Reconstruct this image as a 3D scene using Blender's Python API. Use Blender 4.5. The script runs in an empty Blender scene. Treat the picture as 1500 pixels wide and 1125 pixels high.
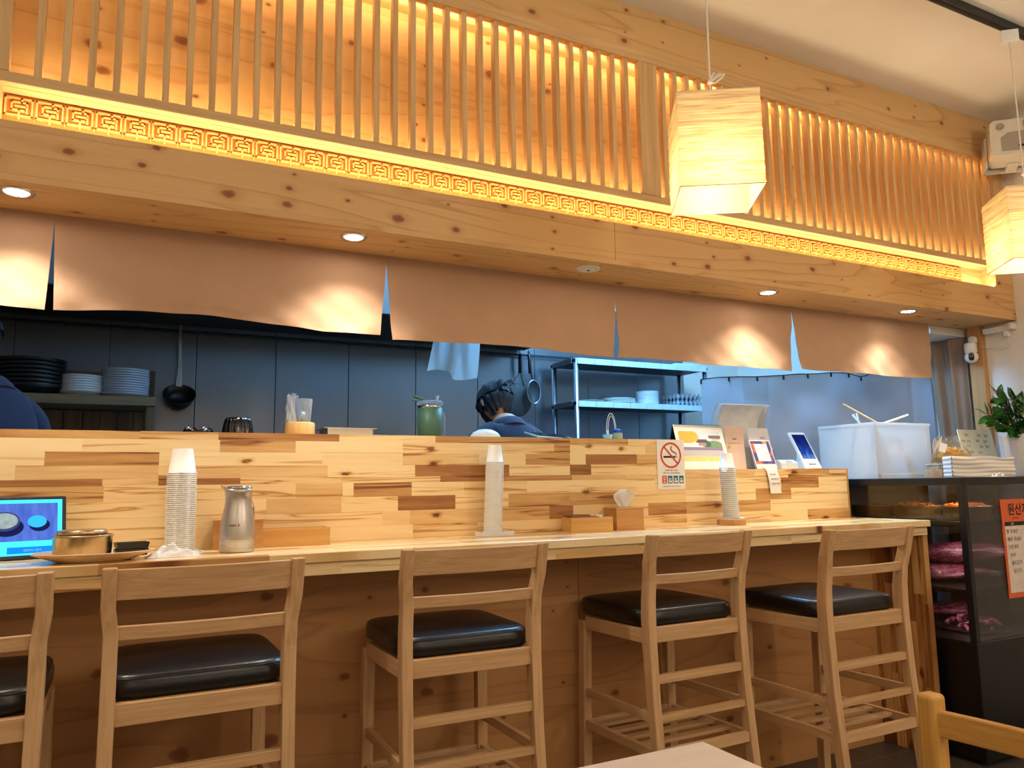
import bpy, bmesh, math, random
from mathutils import Vector, Matrix
S = bpy.context.scene
COL = S.collection
PI = math.pi
rnd = random.Random(7)

# ---------------------------------------------------------------- camera calibration (photo taken as 1500 x 1125)
EYE = 1.2
F_PX, YAW, PITCH, ROLL = 1115.85, 0.46934, 0.13060, -0.01484
def _basis():
    cy, sy, cp, sp = math.cos(YAW), math.sin(YAW), math.cos(PITCH), math.sin(PITCH)
    f = Vector((sy*cp, cy*cp, sp)); r = Vector((cy, -sy, 0)); u = r.cross(f)
    cr, sr = math.cos(ROLL), math.sin(ROLL)
    return r*cr + u*sr, u*cr - r*sr, f
CR, CU, CF = _basis()
def ray(px, py): return CF*F_PX + CR*(px-750) - CU*(py-562.5)
def onY(px, py, y):
    d = ray(px, py); p = d*(y/d.y); return Vector((p.x, p.y, p.z+EYE))
def onX(px, py, x):
    d = ray(px, py); p = d*(x/d.x); return Vector((p.x, p.y, p.z+EYE))
cam = bpy.data.objects.new('camera', bpy.data.cameras.new('camera'))
COL.objects.link(cam)
cam.data.sensor_width = 36; cam.data.lens = F_PX/1500*36
cam.data.clip_start = 0.02; cam.data.clip_end = 60
M = Matrix((CR, CU, -CF)).transposed().to_4x4(); M.translation = (0, 0, EYE)
cam.matrix_world = M
S.camera = cam

# ---------------------------------------------------------------- colour + node helpers
def lin(c):
    f = lambda v: v/12.92 if v <= .04045 else ((v+.055)/1.055)**2.4
    return tuple(f(v/255) for v in c) + (1,)
class NT:
    def __init__(s, name):
        s.m = bpy.data.materials.new(name); s.m.use_nodes = True
        s.t = s.m.node_tree; s.t.nodes.clear()
        s.out = s.n('ShaderNodeOutputMaterial')
    def n(s, k, **kw):
        nd = s.t.nodes.new(k)
        for a, v in kw.items(): setattr(nd, a, v)
        return nd
    def l(s, a, b): s.t.links.new(a, b)
    def put(s, sock, v):
        if hasattr(v, 'is_linked') or hasattr(v, 'links'): s.l(v, sock)
        else: sock.default_value = v
    def math(s, op, a, b=None, c=None):
        nd = s.n('ShaderNodeMath', operation=op)
        s.put(nd.inputs[0], a)
        if b is not None: s.put(nd.inputs[1], b)
        if c is not None: s.put(nd.inputs[2], c)
        return nd.outputs[0]
    def ramp(s, fac, stops, interp='LINEAR'):
        nd = s.n('ShaderNodeValToRGB'); cr = nd.color_ramp; cr.interpolation = interp
        while len(cr.elements) > 1: cr.elements.remove(cr.elements[0])
        cr.elements[0].position = stops[0][0]; cr.elements[0].color = stops[0][1]
        for p, c in stops[1:]:
            e = cr.elements.new(p); e.color = c
        s.put(nd.inputs[0], fac); return nd.outputs[0]
    def mix(s, fac, a, b, blend='MIX'):
        nd = s.n('ShaderNodeMix', data_type='RGBA', blend_type=blend)
        s.put(nd.inputs[0], fac); s.put(nd.inputs[6], a); s.put(nd.inputs[7], b); return nd.outputs[2]
    def coord(s, kind='Object'): return s.n('ShaderNodeTexCoord').outputs[kind]
    def mapping(s, v, scale=(1,1,1), loc=(0,0,0), rot=(0,0,0)):
        nd = s.n('ShaderNodeMapping'); s.l(v, nd.inputs[0])
        nd.inputs['Scale'].default_value = scale; nd.inputs['Location'].default_value = loc; nd.inputs['Rotation'].default_value = rot
        return nd.outputs[0]
    def noise(s, v, scale=1, detail=3, rough=.5, dist=0, out=0):
        nd = s.n('ShaderNodeTexNoise'); s.l(v, nd.inputs['Vector'])
        nd.inputs['Scale'].default_value = scale; nd.inputs['Detail'].default_value = detail
        nd.inputs['Roughness'].default_value = rough; nd.inputs['Distortion'].default_value = dist
        return nd.outputs[out]
    def sep(s, v):
        nd = s.n('ShaderNodeSeparateXYZ'); s.l(v, nd.inputs[0]); return nd.outputs
    def comb(s, x=0, y=0, z=0):
        nd = s.n('ShaderNodeCombineXYZ')
        for i, q in enumerate((x, y, z)): s.put(nd.inputs[i], q)
        return nd.outputs[0]
    def bump(s, h, strength=.2, dist=.01):
        nd = s.n('ShaderNodeBump'); s.l(h, nd.inputs['Height'])
        nd.inputs['Strength'].default_value = strength; nd.inputs['Distance'].default_value = dist
        return nd.outputs[0]
    def bsdf(s, base, rough=.5, metal=0, normal=None, **kw):
        b = s.n('ShaderNodeBsdfPrincipled')
        s.put(b.inputs['Base Color'], base); s.put(b.inputs['Roughness'], rough); s.put(b.inputs['Metallic'], metal)
        if normal is not None: s.l(normal, b.inputs['Normal'])
        for k, v in kw.items(): s.put(b.inputs[k], v)
        s.l(b.outputs[0], s.out.inputs[0]); return b

def plain(name, rgb, rough=.5, metal=0, var=.06, scale=30, bump=0, **kw):
    t = NT(name); c = t.coord(); nz = t.noise(c, scale, 3)
    a = lin(rgb); lo = tuple(v*(1-var) for v in a[:3])+(1,); hi = tuple(min(1, v*(1+var)) for v in a[:3])+(1,)
    col = t.ramp(nz, [(.3, lo), (.7, hi)])
    nrm = t.bump(nz, bump, .004) if bump else None
    t.bsdf(col, rough, metal, nrm, **kw); return t.m

def pine(name, light, dark, knot_cells=(.42, .115), axes='XZ', keep=.33, rough=.55, seed=0.0, knot_r=(.006, .016)):
    """rotary-cut knotty plywood: sweeping grain along the first axis, knots repeating in columns along the second"""
    t = NT(name); s = t.sep(t.coord())
    u = s['XYZ'.index(axes[0])]; v = s['XYZ'.index(axes[1])]
    w = [q for i, q in enumerate(s[:3]) if 'XYZ'[i] not in axes][0]
    # sweeping grain bands
    p = t.comb(t.math('MULTIPLY', u, .55), t.math('MULTIPLY', v, 4.5), t.math('ADD', t.math('MULTIPLY', w, 2), seed))
    n1 = t.noise(p, 1.0, 2, .5, .6)
    band = t.ramp(t.math('FRACT', t.math('MULTIPLY', n1, 8.0)), [(0, (.05,.05,.05,1)), (.55, (.10,.10,.10,1)), (.84, (.45,.45,.45,1)), (.92, (1,1,1,1)), (1, (.05,.05,.05,1))])
    fine = t.noise(t.comb(t.math('MULTIPLY', u, 6), t.math('MULTIPLY', v, 160), seed), 1, 3, .6)
    blot = t.noise(t.comb(t.math('MULTIPLY', u, 2), t.math('MULTIPLY', v, 6), seed+3), 1, 2)
    base = t.mix(t.math('MULTIPLY', band, .62), lin(light), lin(dark))
    base = t.mix(t.math('MULTIPLY', t.math('SUBTRACT', fine, .35), .45), base, lin(dark))
    base = t.mix(t.math('MULTIPLY', blot, .25), base, lin(tuple(int(q*.93) for q in light)))
    # knots
    cu, cv = knot_cells
    q = t.comb(t.math('ADD', t.math('MULTIPLY', u, 1/cu), seed), t.math('MULTIPLY', v, 1/cv), 0)
    vo = t.n('ShaderNodeTexVoronoi', voronoi_dimensions='2D'); t.l(q, vo.inputs['Vector'])
    vo.inputs['Scale'].default_value = 1; vo.inputs['Randomness'].default_value = .8
    pos = t.sep(vo.outputs['Position']); rc = t.n('ShaderNodeSeparateColor'); t.l(vo.outputs['Color'], rc.inputs[0])
    qs = t.sep(q)
    wob = t.math('MULTIPLY', t.math('SUBTRACT', t.noise(t.comb(t.math('MULTIPLY', u, 40), t.math('MULTIPLY', v, 40), seed), 1, 2), .5), .9)
    dx = t.math('MULTIPLY', t.math('SUBTRACT', qs[0], pos[0]), cu/1.5)
    dz = t.math('MULTIPLY', t.math('SUBTRACT', qs[1], pos[1]), cv)
    d = t.math('SQRT', t.math('ADD', t.math('MULTIPLY', dx, dx), t.math('MULTIPLY', dz, dz)))
    rad = t.math('ADD', knot_r[0], t.math('MULTIPLY', t.math('POWER', rc.outputs[1], 2.0), knot_r[1]-knot_r[0]))
    e = t.math('ADD', t.math('DIVIDE', d, rad), wob)
    on = t.math('LESS_THAN', rc.outputs[0], keep)
    kn = t.ramp(e, [(0, (1,1,1,1)), (.62, (.85,.85,.85,1)), (1.0, (0,0,0,1))])
    halo = t.ramp(t.math('MULTIPLY', e, .4), [(0, (1,1,1,1)), (.4, (.7,.7,.7,1)), (1, (0,0,0,1))])
    ring = t.math('MULTIPLY', t.math('FRACT', t.math('MULTIPLY', e, 2.2)), .35)
    kcol = t.mix(ring, lin((134, 72, 30)), lin((72, 34, 12)))
    base = t.mix(t.math('MULTIPLY', t.math('MULTIPLY', halo, on), .45), base, lin((176, 112, 52)))
    base = t.mix(t.math('MULTIPLY', t.math('MULTIPLY', kn, on), .92), base, kcol)
    t.bsdf(base, rough, 0, t.bump(fine, .05, .002)); return t.m

ACACIA = [(0, lin((246, 222, 172))), (.18, lin((238, 205, 148))), (.4, lin((214, 168, 104))), (.65, lin((168, 112, 58))), (.85, lin((128, 78, 36))), (1, lin((98, 56, 24)))]
def acacia_shader(t, tone, pid, u, v, rough):
    p = t.comb(t.math('ADD', t.math('MULTIPLY', u, 2.2), t.math('MULTIPLY', pid, 91)), t.math('MULTIPLY', v, 26), t.math('MULTIPLY', pid, 37))
    big = t.noise(p, 1, 3, .55, 1.2)
    fine = t.noise(t.comb(t.math('MULTIPLY', u, 8), t.math('MULTIPLY', v, 300), t.math('MULTIPLY', pid, 17)), 1, 3, .6)
    amp = t.math('ADD', .22, t.math('MULTIPLY', tone, .55))
    f = t.math('ADD', tone, t.math('MULTIPLY', t.math('SUBTRACT', big, .5), amp))
    f = t.math('ADD', f, t.math('MULTIPLY', t.math('SUBTRACT', fine, .5), .12))
    # dark streak: narrow bands of the stretched noise
    st = t.noise(t.comb(t.math('ADD', t.math('MULTIPLY', u, 1.3), t.math('MULTIPLY', pid, 53)), t.math('MULTIPLY', v, 34), 5), 1, 2, .5, .8)
    sk = t.ramp(t.math('ABSOLUTE', t.math('SUBTRACT', st, .62)), [(0, (1,1,1,1)), (.025, (.4,.4,.4,1)), (.06, (0,0,0,1))])
    f = t.math('ADD', f, t.math('MULTIPLY', sk, .40))
    # occasional knot
    vo = t.n('ShaderNodeTexVoronoi', voronoi_dimensions='2D')
    wb = t.noise(t.comb(t.math('MULTIPLY', u, 30), t.math('MULTIPLY', v, 60), pid), 1, 3)
    wb = t.math('MULTIPLY', t.math('SUBTRACT', wb, .5), .22)
    t.l(t.comb(t.math('ADD', t.math('MULTIPLY', u, 6.0), wb), t.math('ADD', t.math('MULTIPLY', v, 13), wb), 0), vo.inputs['Vector']); vo.inputs['Scale'].default_value = 1
    rc = t.n('ShaderNodeSeparateColor'); t.l(vo.outputs['Color'], rc.inputs[0])
    kn = t.ramp(t.math('ADD', vo.outputs['Distance'], t.math('MULTIPLY', t.math('SUBTRACT', fine, .5), .12)), [(0, (.75,.75,.75,1)), (.045, (1,1,1,1)), (.085, (.5,.5,.5,1)), (.11, (.22,.22,.22,1)), (.22, (0,0,0,1))])
    f = t.math('ADD', f, t.math('MULTIPLY', t.math('MULTIPLY', kn, t.math('LESS_THAN', rc.outputs[0], .17)), .75))
    col = t.ramp(f, ACACIA)
    t.bsdf(col, rough, 0, t.bump(fine, .04, .002))
def acacia_attr(name, rough=.42):
    t = NT(name); at = t.n('ShaderNodeAttribute', attribute_name='plank')
    sc = t.n('ShaderNodeSeparateColor'); t.l(at.outputs['Color'], sc.inputs[0])
    s = t.sep(t.coord()); acacia_shader(t, sc.outputs[0], sc.outputs[1], s[0], s[2], rough); return t.m
def acacia_auto(name, axes, h=.045, L=.34, rough=.3, seed=0.0, bias=0.0):
    t = NT(name); s = t.sep(t.coord()); u = s['XYZ'.index(axes[0])]; v = s['XYZ'.index(axes[1])]
    row = t.math('FLOOR', t.math('DIVIDE', t.math('ADD', v, 20), h))
    wn = t.n('ShaderNodeTexWhiteNoise', noise_dimensions='1D'); t.l(t.math('ADD', row, seed), wn.inputs['W'])
    k = t.math('FLOOR', t.math('ADD', t.math('DIVIDE', t.math('ADD', u, 20), L), t.math('MULTIPLY', wn.outputs['Value'], 7)))
    w2 = t.n('ShaderNodeTexWhiteNoise', noise_dimensions='2D'); t.l(t.comb(row, k, seed), w2.inputs['Vector'])
    pid = w2.outputs['Value']
    tone = t.math('ADD', t.math('MULTIPLY', t.math('POWER', pid, 1.8), .62), bias)
    acacia_shader(t, tone, pid, u, v, rough); return t.m

def grain(name, axis, light, dark, rough=.45, freq=70, amt=.6):
    """straight fine timber grain running along one object axis"""
    t = NT(name); c = t.coord(); sc = [freq]*3; sc['XYZ'.index(axis)] = 3.0
    n = t.noise(t.mapping(c, tuple(sc)), 1, 4, .62, .4)
    n2 = t.noise(t.mapping(c, tuple(q*.18 for q in sc)), 1, 2, .5, .5)
    f = t.math('ADD', t.math('MULTIPLY', n, amt), t.math('MULTIPLY', n2, 1-amt))
    col = t.ramp(f, [(.32, lin(dark)), (.62, lin(light))])
    t.bsdf(col, rough, 0, t.bump(n, .06, .002)); return t.m

def fabric(name, rgb, rough=.9, transl=.0, weave=900, tcol=None, wr=.0):
    t = NT(name); c = t.coord()
    wv = t.n('ShaderNodeTexWave'); t.l(t.mapping(c, (weave,)*3), wv.inputs[0]); wv.inputs['Scale'].default_value = 1; wv.inputs['Distortion'].default_value = 1.5
    nz = t.noise(c, 9, 3)
    a = lin(rgb); col = t.mix(nz, tuple(v*.93 for v in a[:3])+(1,), tuple(min(1, v*1.05) for v in a[:3])+(1,))
    h = t.math('ADD', wv.outputs[1], t.math('MULTIPLY', t.noise(c, 14, 4, .6), 6*wr))
    b = t.bsdf(col, rough, 0, t.bump(h, .15, .002), **{'Sheen Weight': .15})
    if transl:
        tr = t.n('ShaderNodeBsdfTranslucent'); t.put(tr.inputs[0], lin(tcol or rgb))
        mx = t.n('ShaderNodeMixShader'); mx.inputs[0].default_value = transl
        t.l(b.outputs[0], mx.inputs[1]); t.l(tr.outputs[0], mx.inputs[2]); t.l(mx.outputs[0], t.out.inputs[0])
    return t.m
def steel(name, rgb=(190, 190, 192), rough=.28, axis='Z', br=.10, freq=120, bmp=.012):
    t = NT(name); sc = [freq]*3; sc['XYZ'.index(axis)] = 1.5
    n = t.noise(t.mapping(t.coord(), tuple(sc)), 1, 3, .6)
    r = t.math('ADD', rough, t.math('MULTIPLY', t.math('SUBTRACT', n, .5), br))
    a = lin(rgb); col = t.mix(n, tuple(v*.92 for v in a[:3])+(1,), a)
    t.bsdf(col, r, 1, t.bump(n, bmp, .001) if bmp else None); return t.m
def emit(name, rgb, strength):
    t = NT(name); e = t.n('ShaderNodeEmission'); e.inputs[0].default_value = lin(rgb); e.inputs[1].default_value = strength
    t.l(e.outputs[0], t.out.inputs[0]); return t.m
def clear(name, rgb=(255, 255, 255), rough=.02, opac=.12, bump=0, bscale=30, gloss=False):
    """thin clear film or glass: mostly transparent with a glossy sheen"""
    t = NT(name); tr = t.n('ShaderNodeBsdfTransparent'); tr.inputs[0].default_value = lin(rgb)
    b = t.n('ShaderNodeBsdfPrincipled'); b.inputs['Base Color'].default_value = lin(rgb); b.inputs['Roughness'].default_value = rough
    fr = t.n('ShaderNodeFresnel'); fr.inputs[0].default_value = 1.45
    if bump:
        nb = t.bump(t.noise(t.coord(), bscale, 4, .6, 1.2), bump, .01); t.l(nb, b.inputs['Normal']); t.l(nb, fr.inputs['Normal'])
    if gloss:
        b = t.n('ShaderNodeBsdfGlossy'); b.inputs['Roughness'].default_value = rough
    f = t.math('MINIMUM', t.math('ADD', t.math('MULTIPLY', fr.outputs[0], .9), opac), 1.0)
    mx = t.n('ShaderNodeMixShader'); t.l(f, mx.inputs[0]); t.l(tr.outputs[0], mx.inputs[1]); t.l(b.outputs[0], mx.inputs[2])
    t.l(mx.outputs[0], t.out.inputs[0]); return t.m

# ---------------------------------------------------------------- mesh builder
class MB:
    def __init__(s): s.v = []; s.f = []; s.sm = []
    def add(s, vs, fs, sm=False):
        o = len(s.v); s.v += [Vector(p) for p in vs]
        for f in fs: s.f.append(tuple(i+o for i in f)); s.sm.append(sm)
        return s
    def box(s, a, b, rot=None, piv=None):
        x0, y0, z0 = (min(a[i], b[i]) for i in range(3)); x1, y1, z1 = (max(a[i], b[i]) for i in range(3))
        vs = [Vector(p) for p in ((x0,y0,z0),(x1,y0,z0),(x1,y1,z0),(x0,y1,z0),(x0,y0,z1),(x1,y0,z1),(x1,y1,z1),(x0,y1,z1))]
        if rot is not None:
            c = Vector(piv) if piv is not None else Vector(((x0+x1)/2, (y0+y1)/2, (z0+z1)/2))
            vs = [rot @ (p-c) + c for p in vs]
        return s.add(vs, [(0,3,2,1),(4,5,6,7),(0,1,5,4),(1,2,6,5),(2,3,7,6),(3,0,4,7)])
    def cbox(s, c, d, rot=None):
        return s.box([c[i]-d[i]/2 for i in range(3)], [c[i]+d[i]/2 for i in range(3)], rot)
    def bar(s, p, q, w, h, up=(0,0,1)):
        """rectangular bar from p to q: w across, h along 'up'"""
        p, q = Vector(p), Vector(q); d = (q-p).normalized(); up = Vector(up)
        sx = d.cross(up).normalized()*(w/2); sz = sx.cross(d).normalized()*(h/2)
        vs = [p-sx-sz, p+sx-sz, p+sx+sz, p-sx+sz, q-sx-sz, q+sx-sz, q+sx+sz, q-sx+sz]
        return s.add(vs, [(0,1,2,3),(7,6,5,4),(0,4,5,1),(1,5,6,2),(2,6,7,3),(3,7,4,0)])
    def sweep(s, pts, prof, upv=(0,0,1), closed=False, sm=False, scales=None):
        """profile (list of 2-D points: across, up) swept along pts"""
        pts = [Vector(p) for p in pts]; n = len(pts); k = len(prof); vs = []; upv = Vector(upv)
        for i, p in enumerate(pts):
            a = pts[i-1] if i > 0 else (pts[-1] if closed else p); b = pts[i+1] if i < n-1 else (pts[0] if closed else p)
            d = (b-a).normalized(); sx = d.cross(upv)
            sx = sx.normalized() if sx.length > 1e-6 else Vector((1,0,0)); sz = sx.cross(d).normalized()
            m = scales[i] if scales else 1
            vs += [p + sx*(c[0]*m) + sz*(c[1]*m) for c in prof]
        fs = []
        for i in range(n if closed else n-1):
            j = (i+1) % n
            for c in range(k):
                e = (c+1) % k; fs.append((i*k+c, i*k+e, j*k+e, j*k+c))
        if not closed: fs += [tuple(range(k-1, -1, -1)), tuple((n-1)*k+c for c in range(k))]
        return s.add(vs, fs, sm)
    def tube(s, pts, r, seg=10, closed=False, scales=None):
        prof = [(r*math.cos(2*PI*i/seg), r*math.sin(2*PI*i/seg)) for i in range(seg)]
        pts = [Vector(p) for p in pts]; d = (pts[-1]-pts[0]); up = (0,0,1)
        if closed or abs(d.normalized().z if d.length else 0) > .9: up = (0,1,0) if not closed else (0,0,1)
        if abs(d.x) < 1e-6 and abs(d.z) < 1e-6: up = (0,0,1)
        return s.sweep(pts, prof, up, closed, True, scales)
    def lathe(s, prof, c=(0,0,0), seg=32, sm=True, sx=1, sy=1, rot=None):
        """prof: (radius, z) list bottom to top; r = 0 closes"""
        vs = []; fs = []; rings = []
        for r, z in prof:
            if r < 1e-7: rings.append([len(vs)]); vs.append(Vector((0,0,z)))
            else:
                rings.append(list(range(len(vs), len(vs)+seg)))
                vs += [Vector((r*sx*math.cos(2*PI*i/seg), r*sy*math.sin(2*PI*i/seg), z)) for i in range(seg)]
        for a, b in zip(rings, rings[1:]):
            for i in range(seg):
                j = (i+1) % seg
                if len(a) == 1 and len(b) == 1: continue
                if len(a) == 1: fs.append((a[0], b[j], b[i]))
                elif len(b) == 1: fs.append((a[i], a[j], b[0]))
                else: fs.append((a[i], a[j], b[j], b[i]))
        c = Vector(c)
        vs = [(rot @ p if rot is not None else p) + c for p in vs]
        return s.add(vs, fs, sm)
    def grid(s, fn, nu, nv, sm=True, flip=False):
        vs = [fn(i/nu, j/nv) for j in range(nv+1) for i in range(nu+1)]; fs = []
        for j in range(nv):
            for i in range(nu):
                a = j*(nu+1)+i; q = (a, a+1, a+nu+2, a+nu+1); fs.append(q[::-1] if flip else q)
        return s.add(vs, fs, sm)
    def prism(s, poly, y0, y1, plane='XZ'):
        """polygon (list of 2-D points) extruded along the remaining axis"""
        k = len(poly)
        P = {'XZ': lambda p, t: (p[0], t, p[1]), 'YZ': lambda p, t: (t, p[0], p[1]), 'XY': lambda p, t: (p[0], p[1], t)}[plane]
        vs = [P(p, y0) for p in poly] + [P(p, y1) for p in poly]
        fs = [tuple(range(k)), tuple(range(2*k-1, k-1, -1))] + [(i, k+i, k+(i+1) % k, (i+1) % k) for i in range(k)]
        return s.add(vs, fs)
    def sphere(s, c, r, seg=20, rings=12, scale=(1,1,1), rot=None):
        prof = [(r*math.sin(PI*i/rings), -r*math.cos(PI*i/rings)) for i in range(rings+1)]
        prof[0] = (0, -r); prof[-1] = (0, r)
        o = len(s.v); s.lathe(prof, (0,0,0), seg)
        for i in range(o, len(s.v)):
            p = s.v[i]; p = Vector((p.x*scale[0], p.y*scale[1], p.z*scale[2])); s.v[i] = (rot @ p if rot is not None else p) + Vector(c)
        return s
    def xform(s, m):
        s.v = [m @ p for p in s.v]; return s

def new_mesh(name, mb, mat, bevel=0, seg=2, recalc=True):
    me = bpy.data.meshes.new(name)
    me.from_pydata([tuple(p) for p in mb.v], [], mb.f)
    for p, q in zip(me.polygons, mb.sm): p.use_smooth = q
    if recalc or bevel:
        bm = bmesh.new(); bm.from_mesh(me)
        if recalc: bmesh.ops.recalc_face_normals(bm, faces=bm.faces)
        if bevel:
            ed = [e for e in bm.edges if len(e.link_faces) == 2 and e.calc_face_angle(0) > .5]
            bmesh.ops.bevel(bm, geom=ed, offset=bevel, segments=seg, profile=.5, affect='EDGES', clamp_overlap=True)
        bm.to_mesh(me); bm.free()
    for m in (mat if isinstance(mat, (list, tuple)) else [mat]): me.materials.append(m)
    return me
def _set(o, label=None, cat=None, group=None, kind=None):
    if label: o['label'] = label
    if cat: o['category'] = cat
    if group: o['group'] = group
    if kind: o['kind'] = kind
def wmat(o):
    m = Matrix.LocRotScale(o.location, o.rotation_euler, o.scale)
    return wmat(o.parent) @ m if o.parent else m
def thing(name, label, cat, loc=(0,0,0), rz=0, group=None, rot=None):
    o = bpy.data.objects.new(name, None); COL.objects.link(o); o.empty_display_size = .05
    o.location = loc; o.rotation_euler = rot if rot else (0, 0, rz); _set(o, label, cat, group); return o
def part(name, mb, mat, parent, bevel=0, world=False, label=None, seg=2, stuff=False, recalc=True):
    """a part of a thing; mesh given in the parent's own space, or in world space with world=True"""
    if world: mb.xform(wmat(parent).inverted())
    o = bpy.data.objects.new(name, new_mesh(name, mb, mat, bevel, seg, recalc)); COL.objects.link(o); o.parent = parent
    _set(o, label, None, None, 'stuff' if stuff else None); return o
def single(name, mb, mat, label, cat, loc=None, rz=0, group=None, bevel=0, kind=None, rot=None, seg=2):
    """a thing that is one mesh; mesh in its own space when loc is given, else in world space about its base"""
    if loc is None:
        xs = [p.x for p in mb.v]; ys = [p.y for p in mb.v]; zs = [p.z for p in mb.v]
        loc = Vector(((min(xs)+max(xs))/2, (min(ys)+max(ys))/2, min(zs))); mb.xform(Matrix.Translation(-loc))
    o = bpy.data.objects.new(name, new_mesh(name, mb, mat, bevel, seg)); COL.objects.link(o)
    o.location = loc; o.rotation_euler = rot if rot else (0, 0, rz); _set(o, label, cat, group, kind); return o
def struct(name, mb, mat, bevel=0):
    o = bpy.data.objects.new(name, new_mesh(name, mb, mat, bevel)); COL.objects.link(o); o['kind'] = 'structure'; return o
def dup(root, loc, rz=0, label=None, group=None):
    r = root.copy(); COL.objects.link(r); r.location = loc; r.rotation_euler = (0, 0, rz); _set(r, label, None, group)
    for ch in list(root.children):
        c = ch.copy(); COL.objects.link(c); c.parent = r
        for g in ch.children:
            d = g.copy(); COL.objects.link(d); d.parent = c
    return r
_txt = {}
def letters(name, body, size, mat, parent, m, align='LEFT', depth=.0004, label=None, world=True, bold=0):
    """raised lettering as a mesh part; m places the text's own XY plane"""
    cu = bpy.data.curves.new(name, 'FONT'); cu.body = body; cu.size = size; cu.align_x = align; cu.extrude = depth; cu.resolution_u = 3; cu.offset = bold
    tmp = bpy.data.objects.new('tmp_text', cu); COL.objects.link(tmp)
    dg = bpy.context.evaluated_depsgraph_get(); me = bpy.data.meshes.new_from_object(tmp.evaluated_get(dg))
    bpy.data.objects.remove(tmp); bpy.data.curves.remove(cu)
    me.name = name; me.transform(wmat(parent).inverted() @ m if world else m)
    me.materials.clear(); me.materials.append(mat)
    o = bpy.data.objects.new(name, me); COL.objects.link(o); o.parent = parent; _set(o, label); return o
def frame(o, x, y):
    """matrix with origin o, text running along x and up along y"""
    x = Vector(x).normalized(); y = Vector(y); y = (y - x*y.dot(x)).normalized(); z = x.cross(y)
    m = Matrix((x, y, z)).transposed().to_4x4(); m.translation = o; return m
# ---------------------------------------------------------------- key planes (metres)
Y_BEAM, Y_PANEL, Y_LEDGE, Y_CURT, Y_BACK = 2.35, 2.535, 2.645, 2.60, 4.45
Y_CNT, Z_CNT = 2.24, 1.013
X_END, X_WALL = 3.22, 4.23
Z_CEIL, Z_BEAM0, Z_BEAM1 = 3.14, 2.03, 2.198
Z_LEDGE, Z_LEDGE2 = 1.381, 1.252
X_STEP = .8243*Y_LEDGE

# ---------------------------------------------------------------- materials
m_wall = plain('wall_paint', (228, 222, 214), .8, var=.02, scale=6)
m_ceil = plain('ceiling_paint', (236, 230, 222), .85, var=.015, scale=4)
m_floor = NT('floor_tiles')
def _floor():
    t = m_floor; c = t.coord(); br = t.n('ShaderNodeTexBrick'); t.l(t.mapping(c, (1, 1, 1)), br.inputs[0])
    br.offset = 0; br.inputs['Scale'].default_value = 1; br.inputs['Brick Width'].default_value = .6; br.inputs['Row Height'].default_value = .6; br.inputs['Mortar Size'].default_value = .004
    br.inputs['Color1'].default_value = lin((86, 78, 70)); br.inputs['Color2'].default_value = lin((78, 70, 64)); br.inputs['Mortar'].default_value = lin((120, 112, 104))
    nz = t.noise(c, 5, 5, .6, .8); t.bsdf(t.mix(t.math('MULTIPLY', nz, .6), br.outputs[0], lin((52, 46, 42))), .45)
_floor(); m_floor = m_floor.m
m_beam = pine('pine_beam', (222, 180, 122), (176, 124, 70), (.19, .060), 'XZ', .36, seed=4.0, knot_r=(.0035, .019))
m_soffit = pine('pine_soffit', (222, 180, 122), (178, 126, 72), (.20, .07), 'XY', .34, seed=11.0, knot_r=(.0035, .017))
m_frieze = pine('pine_frieze', (222, 182, 124), (178, 126, 72), (.20, .075), 'XZ', .34, seed=2.5, knot_r=(.0035, .016))
m_back = pine('pine_lattice_backing', (226, 180, 116), (184, 128, 66), (.26, .075), 'XZ', .42, seed=7.7, knot_r=(.004, .021))
m_front = pine('pine_counter_front', (200, 146, 90), (160, 108, 60), (.26, .09), 'XZ', .42, seed=1.3, knot_r=(.005, .026))
m_slat = grain('lattice_pine_upright', 'Z', (224, 188, 136), (196, 154, 100), .55, 60)
m_rail = grain('lattice_pine_lengthwise', 'X', (224, 188, 136), (196, 154, 100), .55, 60)
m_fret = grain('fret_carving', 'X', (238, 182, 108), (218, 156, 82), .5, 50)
m_counter = acacia_auto('acacia_worktop', 'XY', .048, .42, .22, 3.0, -.04)
m_apron = acacia_auto('acacia_edge', 'XZ', .034, .36, .35, 8.0, -.02)
m_endp = acacia_auto('acacia_end_panel', 'ZY', .048, .40, .4, 5.0, .42)
m_planks = acacia_attr('acacia_planks', .40)
m_dark = plain('black_gap', (22, 20, 18), .8)
m_white = plain('white_plastic', (238, 236, 232), .4, var=.02)
m_black = plain('black_plastic', (20, 20, 22), .35)
m_steel = steel('brushed_steel')
m_chrome = steel('polished_steel', (205, 205, 205), .12, 'Z', .05)

# ---------------------------------------------------------------- room shell
XL, YF = -3.0, -3.2
struct('floor', MB().box((XL-.1, YF-.1, -.1), (X_WALL+.1, Y_BACK+.1, 0)), m_floor)
struct('ceiling', MB().box((XL-.1, YF-.1, Z_CEIL), (X_WALL+.1, Y_BACK+.1, Z_CEIL+.1)), m_ceil)
struct('wall_right', MB().box((X_WALL, YF-.1, 0), (X_WALL+.1, Y_BACK+.1, Z_CEIL)), m_wall)
struct('wall_left', MB().box((XL-.1, YF-.1, 0), (XL, Y_BACK+.1, Z_CEIL)), m_wall)
struct('wall_front', MB().box((XL, YF-.1, 0), (X_WALL, YF, Z_CEIL)), m_wall)
m_kwall = steel('steel_wall_sheet', (140, 144, 154), .30, 'Z', .05, 50, 0)
kb = MB().box((XL, Y_BACK, 0), (X_WALL, Y_BACK+.1, Z_CEIL))
struct('wall_back', kb, m_wall)
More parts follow.
